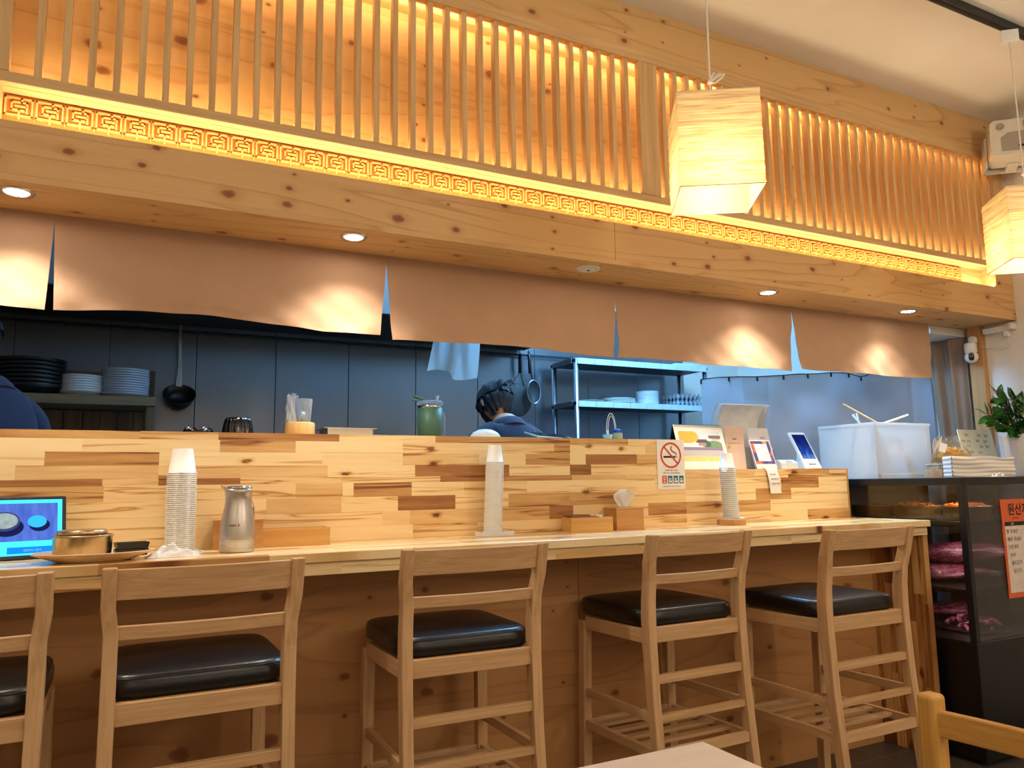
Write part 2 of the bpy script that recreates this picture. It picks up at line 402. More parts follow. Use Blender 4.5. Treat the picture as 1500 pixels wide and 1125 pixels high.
# kitchen steel lining: sheets with narrow seams (one cladding, seams belong to the surface)
cl = MB(); pitch = .0945*Y_BACK; x = -.1170*Y_BACK - 6*pitch
while x < 3.3:
    if x > XL: cl.box((x+.0015, Y_BACK-.012, .0), (x+pitch-.0015, Y_BACK-.002, 2.42))
    x += pitch
struct('trim_1', cl, m_kwall, .002)
struct('trim_2', MB().box((XL, Y_BACK-.006, 0), (3.4, Y_BACK, 2.42)), plain('seam_grey', (52, 54, 58), .6))

# bulkhead over the kitchen pass: wall behind the lattice, beam with two boards, soffit
XB0 = XL
struct('wall_bulkhead', MB().box((XB0, 2.49, Z_BEAM1), (X_WALL, 2.64, Z_CEIL)), m_wall)
struct('trim_3', MB().box((XB0, 2.466, 2.3057), (X_WALL, 2.49, 2.92)), m_back)                       # knotty board behind the lattice
struct('trim_4', MB().box((XB0, Y_BEAM, Z_BEAM0+.018), (1.645, Y_BEAM+.02, Z_BEAM1)).box((1.6465, Y_BEAM, Z_BEAM0+.018), (X_WALL, Y_BEAM+.02, Z_BEAM1)), m_beam, .0015)   # beam face, two boards
struct('trim_5', MB().box((XB0, Y_BEAM, Z_BEAM0), (X_WALL, 2.64, Z_BEAM0+.018)), m_soffit)          # beam underside
struct('trim_6', MB().box((XB0, Y_BEAM+.02, Z_BEAM1-.02), (X_WALL, 2.49, Z_BEAM1)), m_rail)          # ledge the fret light lies on
struct('trim_7', MB().box((XB0, 2.425, Z_BEAM1), (X_WALL, 2.44, 2.3057)), m_frieze)                  # board behind the fret
struct('trim_8', MB().box((XB0, Y_BEAM+.03, 2.3057), (X_WALL, 2.466, 2.3207)), m_rail)               # shelf between fret and lattice
struct('trim_9', MB().box((XB0, Y_BEAM+.004, 2.951), (X_WALL, 2.49, Z_CEIL)).box((-.43, Y_BEAM+.03, 2.905), (4.145, 2.466, 2.951)), m_frieze)   # frieze under the ceiling and recess top
struct('trim_10', MB().box((4.08, Y_BEAM, Z_BEAM1), (X_WALL, 2.44, 2.3057)), m_frieze, .001)
struct('trim_11', MB().box((4.145, Y_BEAM, 2.3057), (X_WALL, 2.466, 2.951)), m_slat, .001)
struct('trim_12', MB().box((XB0, Y_BEAM, Z_BEAM1), (-.35, 2.44, 2.3057)).box((XB0, Y_BEAM, 2.3057), (-.4305, 2.44, 2.951)), m_frieze, .001)
struct('trim_13', MB().box((4.19, 2.526, 0), (X_WALL, 2.60, Z_BEAM0)), grain('post_pine', 'Z', (206, 156, 96), (182, 128, 74), .5))   # timber post on the right wall
struct('trim_14', MB().box((3.9, 2.62, 1.985), (X_WALL-.005, 3.4, 2.028)), m_ceil)

# ---------------------------------------------------------------- lattice screen
lat = thing('lattice_screen', 'long pine lattice screen of upright slats above the carved strip', 'screen', (1.9, 2.38, 2.3207))
YL0, YL1 = Y_BEAM, Y_BEAM+.03
X0, XD0, XD1, X1 = -.333, 1.79, 1.882, 4.142
part('bottom_rail', MB().box((-.43, YL0, 2.3057), (4.144, YL1, 2.338)), m_rail, lat, .003, True)
part('top_rail', MB().box((-.43, YL0, 2.904), (4.144, YL1, 2.951)), m_rail, lat, .003, True)
for a, b in ((-.43, X0), (XD0, XD1)):
    part('stile', MB().box((a, YL0, 2.338), (b, YL1, 2.904)), m_slat, lat, .004, True)
sp = .0645
def slat(x):
    w = .0095; z0, z1, c = 2.330, 2.912, .014
    mb = MB(); prof = [(-w, YL0+.008), (w, YL0+.008), (w, YL0+.036), (-w, YL0+.036)]
    mb.prism([(x-w, z0), (x+w, z0), (x+w, z1), (x-w, z1)], YL0+.007, YL0+.04)
    part('slat', mb, m_slat, lat, .002, True)
x = X0 + .067
while x < XD0-.02: slat(x); x += sp
x = XD1 + .036
while x < X1-.01: slat(x); x += sp
# further bay to the left, outside the picture, keeps its end slats only where the frame shows them
# ---------------------------------------------------------------- carved fret strip
def fret():
    mb = MB(); w = .0745; z0, h = 2.237, .060; y0, y1 = 2.4130, 2.4255; n = 57; t = .0072
    strokes = [[(.50,.93),(.07,.93),(.07,.10),(.44,.10)], [(.60,.93),(.93,.93),(.93,.10),(.58,.10)], [(.27,.74),(.27,.36)],
               [(.27,.74),(.52,.74)], [(.40,.56),(.74,.56)], [(.60,.93),(.60,.74),(.76,.74),(.76,.30)], [(.27,.36),(.50,.36)], [(.51,.36),(.51,-.02)], [(.51,.36),(.66,.36)]]
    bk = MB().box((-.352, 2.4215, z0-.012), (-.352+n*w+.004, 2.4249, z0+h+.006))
    for k in range(n):
        x0 = -.349 + k*w
        for st in strokes:
            for (a, b), (c, d) in zip(st, st[1:]):
                xa, xb = sorted((x0+a*w, x0+c*w)); za, zb = sorted((z0+b*h, z0+d*h))
                xa -= t/2; xb += t/2; za -= t/2; zb += t/2
                i = .0014
                vs = [(xa,y1,za),(xb,y1,za),(xb,y1,zb),(xa,y1,zb),(xa+i,y0,za+i),(xb-i,y0,za+i),(xb-i,y0,zb-i),(xa+i,y0,zb-i)]
                mb.add(vs, [(4,5,6,7),(0,1,5,4),(1,2,6,5),(2,3,7,6),(3,0,4,7)])
        xs = x0 + w
        mb.box((xs-.0012, 2.4195, z0-.004), (xs+.0012, 2.4255, z0+h))
    t_ = thing('carved_strip', 'long strip of carved fret pattern lit inside the beam recess', 'carving', (1.78, 2.42, z0-.012))
    part('backing', bk, grain('fret_groove_shade', 'X', (198, 122, 52), (172, 98, 38), .6, 50), t_, 0, True)  # darker ground colour paints in the shadow of the carved grooves
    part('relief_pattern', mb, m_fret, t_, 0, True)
fret()

# ---------------------------------------------------------------- bar: worktop, front, ledge wall
bar = thing('bar_counter', 'long blond plank bar counter with overhanging worktop and plywood front', 'counter', (1.0, 2.5, 0))
XC0 = XL
part('worktop', MB().box((XC0, Y_CNT, .985), (X_END, Y_LEDGE-.0005, Z_CNT)), m_counter, bar, .0025, True)
part('apron', MB().box((XC0, Y_CNT+.012, .948), (X_END-.01, Y_CNT+.04, .984)), m_apron, bar, .0015, True)
part('front_panel', MB().box((XC0, Y_PANEL, 0), (1.045*1.0+.51, Y_PANEL+.02, .985)).box((1.557, Y_PANEL, 0), (X_END-.035, Y_PANEL+.02, .985)), m_front, bar, .001, True)
part('end_panel', MB().box((X_END-.034, Y_CNT+.02, 0), (X_END-.002, Y_PANEL+.02, .948)).box((X_END-.034, Y_CNT+.041, .948), (X_END-.002, Y_PANEL+.02, .984)), m_endp, bar, .002, True)
# ledge wall with measured planks
ROWS = [
 (1.381, 1.356, [(205,.50),(320,.25),(497,.62),(638,.10),(835,.52),(920,.42),(1003,.15)]),
 (1.356, 1.316, [(120,.04),(322,.12),(433,.42),(590,.05),(720,.14),(812,.22),(835,.48),(945,.06),(1003,.24)]),
 (1.316, 1.274, [(65,.05),(233,.50),(472,.08),(590,.10),(702,.26),(770,.12),(835,.46),(858,.08),(933,.62),(1003,.38)]),
 (1.274, 1.2325, [(22,.08),(232,.28),(286,.22),(352,.34),(480,.30),(608,.10),(745,.66),(746,.66),(835,.08),(866,.74),(960,.12),(1003,.16)]),
 (1.2325, 1.212, [(150,.74),(232,.26),(352,.72),(500,.22),(645,.16),(838,.62),(917,.34),(1003,.28)]),
 (1.212, 1.163, [(152,.42),(330,.16),(433,.20),(502,.32),(518,.08),(603,.54),(680,.10),(772,.20),(865,.10),(960,.08),(1003,.14)]),
 (1.163, 1.112, [(60,.14),(390,.12),(500,.34),(583,.14),(667,.74),(745,.12),(835,.46),(915,.50),(1003,.20)]),
 (1.112, 1.061, [(130,.2),(320,.12),(560,.14),(600,.22),(710,.30),(805,.40),(840,.66),(950,.20),(1065,.56)]),
 (1.061, 1.0135, [(150,.2),(400,.12),(605,.10),(700,.25),(900,.16),(1065,.14)])]
ROWS_R = [
 (1.252, 1.229, [(1106,.30),(1160,.14),(1215,.50),(1240,.3)]),
 (1.229, 1.212, [(1060,.34),(1106,.34),(1155,.08),(1240,.46)]),
 (1.212, 1.163, [(1060,.28),(1145,.14),(1200,.60),(1240,.10)]),
 (1.163, 1.112, [(1108,.08),(1160,.48),(1240,.10)]),
 (1.112, 1.061, [(1130,.44),(1240,.14)]),
 (1.061, 1.0135, [(1130,.12),(1185,.14),(1240,.44)])]
def plank_wall():
    root = thing('bar_partition', 'upright wall of mixed acacia planks behind the bar worktop, stepped down at right', 'partition', (1.0, 2.7, 0))
    vs, fs, cols = [], [], []
    def quad(xa, xb, za, zb, tone, pid):
        o = len(vs); vs.extend([(xa, Y_LEDGE, zb), (xb, Y_LEDGE, zb), (xb, Y_LEDGE, za), (xa, Y_LEDGE, za)]); fs.append((o, o+1, o+2, o+3)); cols.append((tone, pid))
    r2 = random.Random(5)
    for rows, xs, xe in ((ROWS, XC0, X_STEP), (ROWS_R, X_STEP, 3.19)):
        for z1, z0, cells in rows:
            zm = (z0+z1)/2; py = 640 + (1.381-zm)/.368*150
            x = xs
            if rows is ROWS:
                xx = XC0
                while True:
                    nx = xx + r2.uniform(.2, .5)
                    if nx > onY(0, py, Y_LEDGE).x: x = xx; break
                    quad(xx, nx, z0, z1, r2.random()**1.6*.6, r2.random()); xx = nx
            for px, tone in cells:
                nx = min(onY(px, py, Y_LEDGE).x, xe)
                if px >= 1003 and rows is ROWS: nx = X_STEP if px == 1003 else min(nx, onY(px, py, Y_LEDGE).x)
                if px >= 1065 and rows is ROWS: nx = X_STEP
                if px == 1240: nx = 3.19
                if nx > x+.001: quad(x, nx, z0, z1, tone, r2.random()); x = nx
    me = bpy.data.meshes.new('plank_face'); me.from_pydata([(a-1.0, b-2.7, c) for a, b, c in vs], [], fs)
    at = me.color_attributes.new('plank', 'FLOAT_COLOR', 'CORNER')
    for p, (tn, pid) in zip(me.polygons, cols):
        for li in p.loop_indices: at.data[li].color = (tn, pid, 0, 1)
    me.materials.append(m_planks)
    o = bpy.data.objects.new('plank_face', me); COL.objects.link(o); o.parent = root
    m_side = acacia_auto('acacia_ledge', 'XY', .05, .45, .4, 12.0, .12)
    part('core', MB().box((XC0, Y_LEDGE+.0008, 0), (X_STEP, Y_LEDGE+.04, 1.355)).box((X_STEP, Y_LEDGE+.0008, 0), (3.19, Y_LEDGE+.04, 1.226)), m_side, root, 0, True)
    part('ledge_board', MB().box((XC0, Y_LEDGE+.0008, 1.355), (X_STEP, 2.90, Z_LEDGE)), m_side, root, .0008, True)
    part('ledge_board', MB().box((X_STEP, Y_LEDGE+.0008, 1.226), (3.19, 2.90, Z_LEDGE2)), m_side, root, .0008, True)
    part('edge_strip', MB().box((3.1902, Y_LEDGE+.0002, 0), (3.203, Y_LEDGE+.04, Z_LEDGE2)), grain('edge_strip_wood', 'Z', (214, 160, 92), (176, 120, 62), .45), root, .001, True)
plank_wall()

# ---------------------------------------------------------------- recessed lights in the beam underside
def downlight(px, label, lit=True):
    p = onY(px[0], px[1], 2.44); x = p.x
    t = thing('recessed_light', label, 'light', (x, 2.44, Z_BEAM0), group='recessed lights under the beam')
    part('trim_ring', MB().lathe([(.031, -.0005), (.034, -.004), (.043, -.004), (.046, 0)], seg=36), m_chrome if lit else m_white, t)
    if lit:
        part('lens', MB().lathe([(0, -.0012), (.032, -.0012)], seg=36), m_lens, t)
        li = bpy.data.lights.new('spot', 'SPOT'); li.energy = 21; li.spot_size = R(118); li.spot_blend = .9; li.shadow_soft_size = .03; li.color = (1, .88, .73)
        lo = bpy.data.objects.new('spot_beam', li); COL.objects.link(lo); lo.location = (x, 2.44, Z_BEAM0-.012)
    else:
        part('grille', MB().lathe([(0, -.008), (.02, -.0075), (.031, -.004)], seg=36), m_white, t)
        part('grille', MB().lathe([(0, -.0095), (.006, -.0095), (.007, -.008)], seg=20), m_black, t)
R = math.radians
m_lens = emit('lit_lens', (255, 240, 220), 30)
downlight((25, 273), 'lit round light under the beam nearest the left edge of the picture')
downlight((518, 347), 'lit round light under the beam above the second and third curtain joint')
downlight((862, 395), 'unlit white round fitting in the middle of the beam underside', False)
downlight((1125, 429), 'lit round light under the beam above the fourth curtain panel')
downlight((1330, 455), 'lit round light under the beam above the rightmost curtain panel')

# LED strips inside the recesses
def strip(name, loc, sx, sy, energy, color, rot=(PI, 0, 0)):
    li = bpy.data.lights.new(name, 'AREA'); li.shape = 'RECTANGLE'; li.size = sx; li.size_y = sy; li.energy = energy; li.color = color
    o = bpy.data.objects.new(name, li); COL.objects.link(o); o.location = loc; o.rotation_euler = rot; return o
LED = (1, .80, .45)
strip('lattice_led', ((X0+X1)/2, 2.394, 2.326), X1-X0, .010, 5.8, LED)
strip('lattice_led_upper', ((X0+X1)/2, 2.392, 2.897), X1-X0, .010, 3.0, LED, (R(38), 0, 0))
strip('lattice_led_upper', ((X0+X1)/2, 2.392, 2.893), X1-X0, .010, 2.2, LED, (PI-R(40), 0, 0))
strip('fret_led', (1.87, 2.366, 2.203), 4.43, .010, 7.4, (1, .80, .48), (PI-.30, 0, 0))

# ---------------------------------------------------------------- curtain panels
m_curt = fabric('tan_curtain_cloth', (198, 160, 130), .92, .06, wr=.3)
m_hem = m_curt
def curtain(xa, xb, gl, gr, zb, slit, label, seed):
    """xa..xb at the top; gl / gr: how far the lower corners draw in; zb: bottom height function"""
    r = random.Random(seed); ph = [r.uniform(0, 6) for _ in range(6)]
    t = thing('noren_curtain', label, 'curtain', ((xa+xb)/2, Y_CURT, Z_BEAM0), group='tan curtain panels under the beam')
    ztop = Z_BEAM0-.001
    def fn(u, v, off=0):
        k = max(0, (v-slit)/(1-slit))
        x = xa + (xb-xa)*u + gl*k*(1-u) - gr*k*u
        z = ztop + (zb(u)-ztop)*v
        y = Y_CURT + v*(.010*math.sin(5.2*u+ph[0]) + .006*math.sin(11*u+ph[1]+1.5*v)) + .004*v*math.sin(23*u+ph[2]) + .0055*math.sin(8*u*(xb-xa)-5*v+ph[5])*v + .0030*math.sin(26*u+13*v+ph[1])*v*v + .0022*math.sin(41*u-19*v+ph[3])*v + off
        y += .010*v*v*math.sin(3.1*u+ph[3]) + .004*math.sin(7*v+ph[4]+4*u)*v
        return Vector((x, y, z))
    mb = MB().grid(lambda u, v: fn(u, v), 60, 16).grid(lambda u, v: fn(u, v, .0016), 60, 16, flip=True)
    part('cloth', mb, m_curt, t, 0, True, recalc=False)
    hm = MB().grid(lambda u, v: fn(u, .925+.075*v) + Vector((0, -.0018-.0006*math.sin(90*u+ph[5]), 0)), 120, 3)
    part('hem', hm, m_hem, t, 0, True, recalc=False)
K = Y_CURT
curtain(-1.28, -.224, 0, .010, lambda u: 1.730+.006*math.sin(3*u), .10, 'tan curtain panel cut by the left edge of the picture', 1)
curtain(-.2235, .8135, .011, .026, lambda u: 1.736+.030*math.sin(PI*min(1, u*1.25))*(1-u*.3)-.004*u, .08, 'tan curtain panel hanging over the dish shelf and the hanging ladle', 2)
curtain(.814, 1.8175, .026, .018, lambda u: 1.722+.006*math.sin(4*u), .10, 'tan curtain panel hanging above the cook and the plastic sheet', 3)
curtain(1.818, 2.833, .019, .027, lambda u: 1.718+.006*math.sin(4*u+1), .30, 'tan curtain panel hanging above the calendar and the open box', 4)
curtain(2.8335, 3.861, .027, .0, lambda u: 1.725+.008*u, .10, 'rightmost tan curtain panel, above the frosted bin', 5)
# ---------------------------------------------------------------- bar stools
ASH_L, ASH_D = (222, 180, 132), (186, 140, 92)
w_x, w_y, w_z = (grain('ash_'+n, a, ASH_L, ASH_D, .42, 85) for n, a in (('lengthwise', 'X'), ('crosswise', 'Y'), ('upright', 'Z')))
def leather():
    t = NT('black_leather'); c = t.coord(); n = t.noise(c, 140, 3, .6); n2 = t.noise(c, 9, 3, .5)
    h = t.math('ADD', n, t.math('MULTIPLY', n2, 3))
    t.bsdf(lin((9, 8, 8)), .34, 0, t.bump(h, .14, .004), **{'Coat Weight': .12, 'Coat Roughness': .2}); return t.m
m_leather = leather()
def make_stool(label, loc, rz):
    t = thing('bar_stool', label, 'stool', loc, rz, 'bar stools along the counter')
    W = .21
    def ypost(z):
        pts = [(0, -.052), (.25, -.036), (.5, -.012), (.70, 0), (.80, 0), (.9, -.014), (1.035, -.050)]
        for (a, ya), (b, yb) in zip(pts, pts[1:]):
            if z <= b: return ya + (yb-ya)*(z-a)/(b-a)
        return pts[-1][1]
    for s in (-1, 1):
        zs = [0, .12, .25, .38, .5, .6, .70, .76, .82, .88, .94, 1.0, 1.03]
        d = [.030 if z < .2 else .036 + .008*math.exp(-((z-.72)/.16)**2) for z in zs]
        vs = []; fs = []
        for z, dd in zip(zs, d):
            y = ypost(z); xo = s*(W + (.008 if z > .9 else .0) + .006*max(0, (.5-z))); xi = xo - s*.031
            vs += [(xo, y-dd/2, z), (xi, y-dd/2, z), (xi, y+dd/2, z), (xo, y+dd/2, z)]
        for i in range(len(zs)-1):
            for c in range(4): e = (c+1) % 4; fs.append((i*4+c, i*4+e, i*4+4+e, i*4+4+c))
        fs += [(3,2,1,0), tuple(len(vs)-4+c for c in range(4))]
        part('back_post', MB().add(vs, fs), w_z, t, .003)
        part('leg', MB().bar((s*(W-.012), .402, 0), (s*(W-.020), .386, .70), .036, .036, (0,1,0)), w_z, t, .003)
    def slat(name, z0, z1, th, bow):
        n = 12; vs = []; fs = []
        for i in range(n+1):
            u = i/n; x = -W+.022 + (2*W-.044)*u; b = -bow*math.sin(PI*u)
            for z, q in ((z0, -th/2), (z0, th/2), (z1, th/2), (z1, -th/2)): vs.append((x, ypost(z)+b+q, z))
        for i in range(n):
            for c in range(4): e = (c+1) % 4; fs.append((i*4+c, i*4+e, i*4+4+e, i*4+4+c))
        fs += [(3,2,1,0), tuple(n*4+c for c in range(4))]
        part(name, MB().add(vs, fs), w_x, t, .002)
    slat('crest_rail', .958, 1.026, .020, .016)
    slat('back_slat', .868, .899, .018, .014)
    part('seat_rail', MB().box((-W+.03, -.012, .683), (W-.03, .012, .731)), w_x, t, .002)
    part('seat_rail', MB().box((-W+.03, .376, .672), (W-.03, .398, .718)), w_x, t, .002)
    for s in (-1, 1):
        part('seat_rail', MB().bar((s*(W-.018), .018, .702), (s*(W-.020), .368, .694), .022, .046), w_y, t, .002)
        part('rung', MB().bar((s*(W-.015), -.008, .452), (s*(W-.018), .372, .448), .018, .028), w_y, t, .0015)
        part('rung', MB().bar((s*(W-.014), -.012, .345), (s*(W-.016), .375, .338), .018, .030), w_y, t, .0015)
    for z0, z1 in ((.556, .583), (.441, .462), (.330, .362)):
        part('rung', MB().box((-W+.028, ypost((z0+z1)/2)-.010, z0), (W-.028, ypost((z0+z1)/2)+.010, z1)), w_x, t, .0015)
    part('rung', MB().box((-W+.028, .384, .322), (W-.028, .402, .352)), w_x, t, .0015)
    for k in range(4):
        y = .06 + k*.082
        part('footrest_slat', MB().box((-W+.024, y, .342), (W-.024, y+.034, .353)), w_x, t, .0015)
    # cushion: padded, domed, with a stitched seam
    def cush(u, v):
        hx, hy, yc = .206, .212, .222
        a = 2*PI*u; ca, sa = math.cos(a), math.sin(a); n = 7
        rr = 1/((abs(ca)**n + abs(sa)**n)**(1/n))
        prof = [(0, .724), (.93, .724), (1.0, .736), (1.004, .756), (.985, .772), (.95, .781), (.8, .787), (.5, .792), (.25, .794), (0, .795)]
        f = v*(len(prof)-1); i = min(int(f), len(prof)-2); q = f-i
        k = prof[i][0]+(prof[i+1][0]-prof[i][0])*q; z = prof[i][1]+(prof[i+1][1]-prof[i][1])*q
        return Vector((hx*rr*ca*k, yc+hy*rr*sa*k, z))
    c = part('cushion', MB().grid(cush, 72, 27), m_leather, t, 0)
    ring = [cush(i/72, 4.3/9) for i in range(72)]
    part('piping', MB().tube(ring, .0018, 6, True), m_leather, c)
    return t

make_stool('ash bar stool with black cushion, cut by the left edge of the picture', (-.342, 1.965, 0), 0)
base_stool = [o for o in COL.objects if o.name == 'bar_stool'][0]
dup(base_stool, (.183, 1.975, 0), .01, 'ash bar stool with black cushion standing in front of the tall left cup stack')
dup(base_stool, (.893, 2.035, 0), -.02, 'ash bar stool with black cushion standing in front of the thin middle cup stack')
dup(base_stool, (1.735, 2.085, 0), .015, 'ash bar stool with black cushion standing below the tissue box and cutlery box')
dup(base_stool, (2.352, 1.915, 0), .0, 'ash bar stool with black cushion nearest the end of the counter')

# ---------------------------------------------------------------- table and chair in the foreground
m_table = grain('pale_table_top', 'X', (236, 224, 206), (224, 208, 186), .30, 40)
tb = thing('dining_table', 'pale wooden table top corner at the bottom of the picture', 'table', (.34, .78, 0))
part('table_top', MB().box((-.28, .42, .715), (.945, 1.13, .74)), m_table, tb, .004, True)
for x in (-.22, .885):
    for y in (.48, 1.07): part('leg', MB().box((x-.025, y-.025, 0), (x+.025, y+.025, .70)), w_z, tb, .003, True)
part('frame', MB().box((-.24, .46, .66), (.905, .48, .715)).box((-.24, 1.07, .66), (.905, 1.09, .715)).box((-.24, .48, .66), (-.22, 1.07, .715)).box((.885, .48, .66), (.905, 1.07, .715)), w_x, tb, .002, True)
Y_L, Y_D = (214, 164, 84), (184, 130, 56)
c_x, c_y, c_z = (grain('honey_chair_'+n, a, Y_L, Y_D, .4, 80) for n, a in (('x', 'X'), ('y', 'Y'), ('z', 'Z')))
ch = thing('dining_chair', 'honey coloured wooden chair with ladder back at the bottom right corner', 'chair', (1.33, .70, 0))
XC, YA, YB = 1.28, .918, .535
for y in (YA, YB): part('back_post', MB().box((XC-.020, y-.017, 0), (XC+.018, y+.017, .826)), c_z, ch, .008, True, seg=3)
def rail(z0, z1):
    mb = MB(); n = 10; vs = []; fs = []
    for i in range(n+1):
        u = i/n; y = YA-.015 + (YB-YA+.03)*u; b = -.018*math.sin(PI*u)
        for x, z in ((-.009, z0), (.009, z0), (.009, z1), (-.009, z1)): vs.append((XC+x-b, y, z))
    for i in range(n):
        for c in range(4): e = (c+1) % 4; fs.append((i*4+c, i*4+e, i*4+4+e, i*4+4+c))
    fs += [(3,2,1,0), tuple(n*4+c for c in range(4))]
    part('back_slat', MB().add(vs, fs), c_y, ch, .003, True)
rail(.757, .800); rail(.655, .697); rail(.560, .600)
for y in (YA, YB): part('leg', MB().box((XC+.36, y-.017, 0), (XC+.395, y+.017, .43)), c_z, ch, .003, True)
part('seat', MB().box((XC-.012, YB-.03, .431), (XC+.41, YA+.03, .455)), c_x, ch, .006, True)
part('seat_frame', MB().box((XC-.006, YA-.012, .38), (XC+.37, YA+.012, .43)).box((XC-.006, YB-.012, .38), (XC+.37, YB+.012, .43)).box((XC+.366, YB, .38), (XC+.39, YA, .43)), c_x, ch, .002, True)

# ---------------------------------------------------------------- pendant lamps on the ceiling track
def paper():
    t = NT('crinkled_paper_shade'); c = t.coord(); n = t.noise(t.mapping(c, (7, 7, 150)), 1, 3, .6, .9)
    s = t.sep(c)
    fall = t.ramp(t.math('DIVIDE', s[2], .31), [(0, (.62,.62,.62,1)), (.28, (1,1,1,1)), (.55, (.72,.72,.72,1)), (1, (.34,.34,.34,1))])
    cr = t.ramp(n, [(.38, (.60,.52,.38,1)), (.60, (1,1,1,1))])
    col = t.mix(1, cr, lin((255, 228, 170)), 'MULTIPLY')
    b = t.n('ShaderNodeBsdfDiffuse'); t.put(b.inputs[0], t.mix(n, lin((236, 218, 184)), lin((250, 240, 216)))); t.l(t.bump(n, .5, .004), b.inputs['Normal'])
    tr = t.n('ShaderNodeBsdfTranslucent'); t.put(tr.inputs[0], col)
    mx = t.n('ShaderNodeMixShader'); mx.inputs[0].default_value = .55; t.l(b.outputs[0], mx.inputs[1]); t.l(tr.outputs[0], mx.inputs[2])
    t.l(mx.outputs[0], t.out.inputs[0]); return t.m
m_paper = paper()
m_cord = plain('white_cord', (232, 226, 212), .6)
m_bulb = emit('glowing_bulb', (255, 226, 178), 4)
m_track = plain('black_track', (16, 16, 18), .4)
Y_TR = 1.755
trk = thing('ceiling_track', 'black lighting track running along the white ceiling', 'track', (1.9, Y_TR, Z_CEIL))
part('rail', MB().box((.2, Y_TR-.017, Z_CEIL-.032), (X_WALL-.25, Y_TR+.017, Z_CEIL-.0005)), m_track, trk, .002, True)
part('slot', MB().box((.2, Y_TR-.006, Z_CEIL-.034), (X_WALL-.25, Y_TR+.006, Z_CEIL-.0325)), m_dark, trk, 0, True)
def pendant(x, y, zb, h, w, rz, label, knot=1):
    t = thing('pendant_lamp', label, 'lamp', (x, y, zb), rz, 'paper pendant lamps')
    a = w/2
    sh = MB()
    crn = [(-a,-a), (a,-a), (a,a), (-a,a)]
    for i in range(4):
        p, q = crn[i], crn[(i+1) % 4]
        def fn(u, v, p=p, q=q, off=0):
            k = 1 - .015*v
            x0, y0 = p[0]+(q[0]-p[0])*u, p[1]+(q[1]-p[1])*u
            wv = .0010*math.sin(v*46+u*3+i)+.0009*math.sin(v*83+u*5)
            nx, ny = (p[0]+q[0])/w, (p[1]+q[1])/w
            return Vector((x0*k+nx*(wv), y0*k+ny*(wv), h*v))
        sh.grid(fn, 8, 40)
    part('lamp_shade', sh, m_paper, t, 0)
    wr = MB()
    part('lower_wire', MB().tube([(px, py, .002) for px, py in crn], .0016, 6, True), m_cord, t)
    wr.tube([(px*.985, py*.985, h-.002) for px, py in crn], .0016, 6, True)
    wr.tube([(-a*.95, 0, h-.003), (a*.95, 0, h-.003)], .0014, 6); wr.tube([(0, -a*.95, h-.003), (0, a*.95, h-.003)], .0014, 6)
    part('wire_frame', wr, m_cord, t)
    part('bulb', MB().sphere((0, 0, h*.42), .042, 20, 12), m_bulb, t)
    part('socket', MB().lathe([(0, h*.42+.03), (.019, h*.42+.034), (.019, h*.42+.09), (.006, h*.42+.1), (0, h*.42+.1)], seg=20), m_white, t)
    top = Z_CEIL-.034-zb
    part('cord', MB().tube([(0, 0, h*.42+.09), (0, 0, h+.05), (.002, 0, (h+top)/2), (0, 0, top-.05)], .0032, 8), m_cord, t)
    lp = []
    for k in range(3):
        an = knot*.5 + k*.35
        lp.append([(0, 0, h+.085)] + [(math.cos(an)*r, math.sin(an)*r*.4, h+.085+zz) for r, zz in ((.02, .004+.012*k), (.045, .022+.010*k), (.058, .036+.008*k), (.045, .034+.006*k), (.018, .018))] + [(0, 0, h+.093)])
    ct = MB()
    for l in lp: ct.tube(l, .0024, 6)
    ct.sphere((0, 0, h+.089), .009, 10, 6)
    part('cord_knot', ct, m_cord, t)
    part('track_adapter', MB().box((-.034, -.016, top-.055), (.034, .016, top-.0005)), m_white, t, .003)
    li = bpy.data.lights.new('lamp_glow', 'POINT'); li.energy = 4.6; li.color = (1, .84, .60); li.shadow_soft_size = .09
    lo = bpy.data.objects.new('lamp_glow', li); COL.objects.link(lo); lo.location = (x, y, zb+h*.2)
    return t
pendant(1.617, Y_TR, 2.073, .305, .25, R(-32), 'square paper pendant lamp hanging in front of the lattice')
pendant(3.315, Y_TR, 2.066, .305, .25, R(-38), 'square paper pendant lamp cut by the right edge of the picture', -1)

# ---------------------------------------------------------------- speaker, power strip, security camera on the right wall
m_spk = plain('speaker_shell', (222, 214, 202), .5, var=.02)
m_mesh = plain('speaker_grille', (168, 160, 150), .7, var=.1, scale=400)
sp = thing('wall_speaker', 'white loudspeaker fixed high in the corner below the ceiling', 'speaker', (4.065, 2.16, 2.925), 0, rot=(R(-8), R(3), R(-50)))
part('cabinet', MB().prism([(-.135, -.085), (-.115, -.105), (.115, -.105), (.135, -.085), (.135, .085), (.115, .105), (-.115, .105), (-.135, .085)], -.06, .07), m_spk, sp, .006)
part('grille', MB().prism([(-.085, -.078), (.075, -.082), (.085, -.06), (.085, -.02), (.06, .015), (.02, .03), (-.055, .025), (-.088, .0)], -.0625, -.0595), m_mesh, sp)
part('tweeter', MB().lathe([(0, 0), (.032, 0), (.034, .003), (.034, .004)], (.045, -.0635, .065), 28, rot=Matrix.Rotation(PI/2, 3, 'X')), m_mesh, sp)
part('port', MB().lathe([(0, 0), (.016, 0), (.018, .003), (.018, .004)], (-.088, -.0635, .062), 24, rot=Matrix.Rotation(PI/2, 3, 'X')), m_mesh, sp)
part('badge', MB().box((-.012, -.0645, -.062), (.032, -.0622, -.050)), m_black, sp, .001)
part('bracket', MB().box((-.150, .02, -.12), (-.137, .10, .05)).box((-.150, .10, -.12), (.05, .106, .05)).box((-.05, .02, -.118), (.0, .10, -.106)), m_spk, sp, .002)
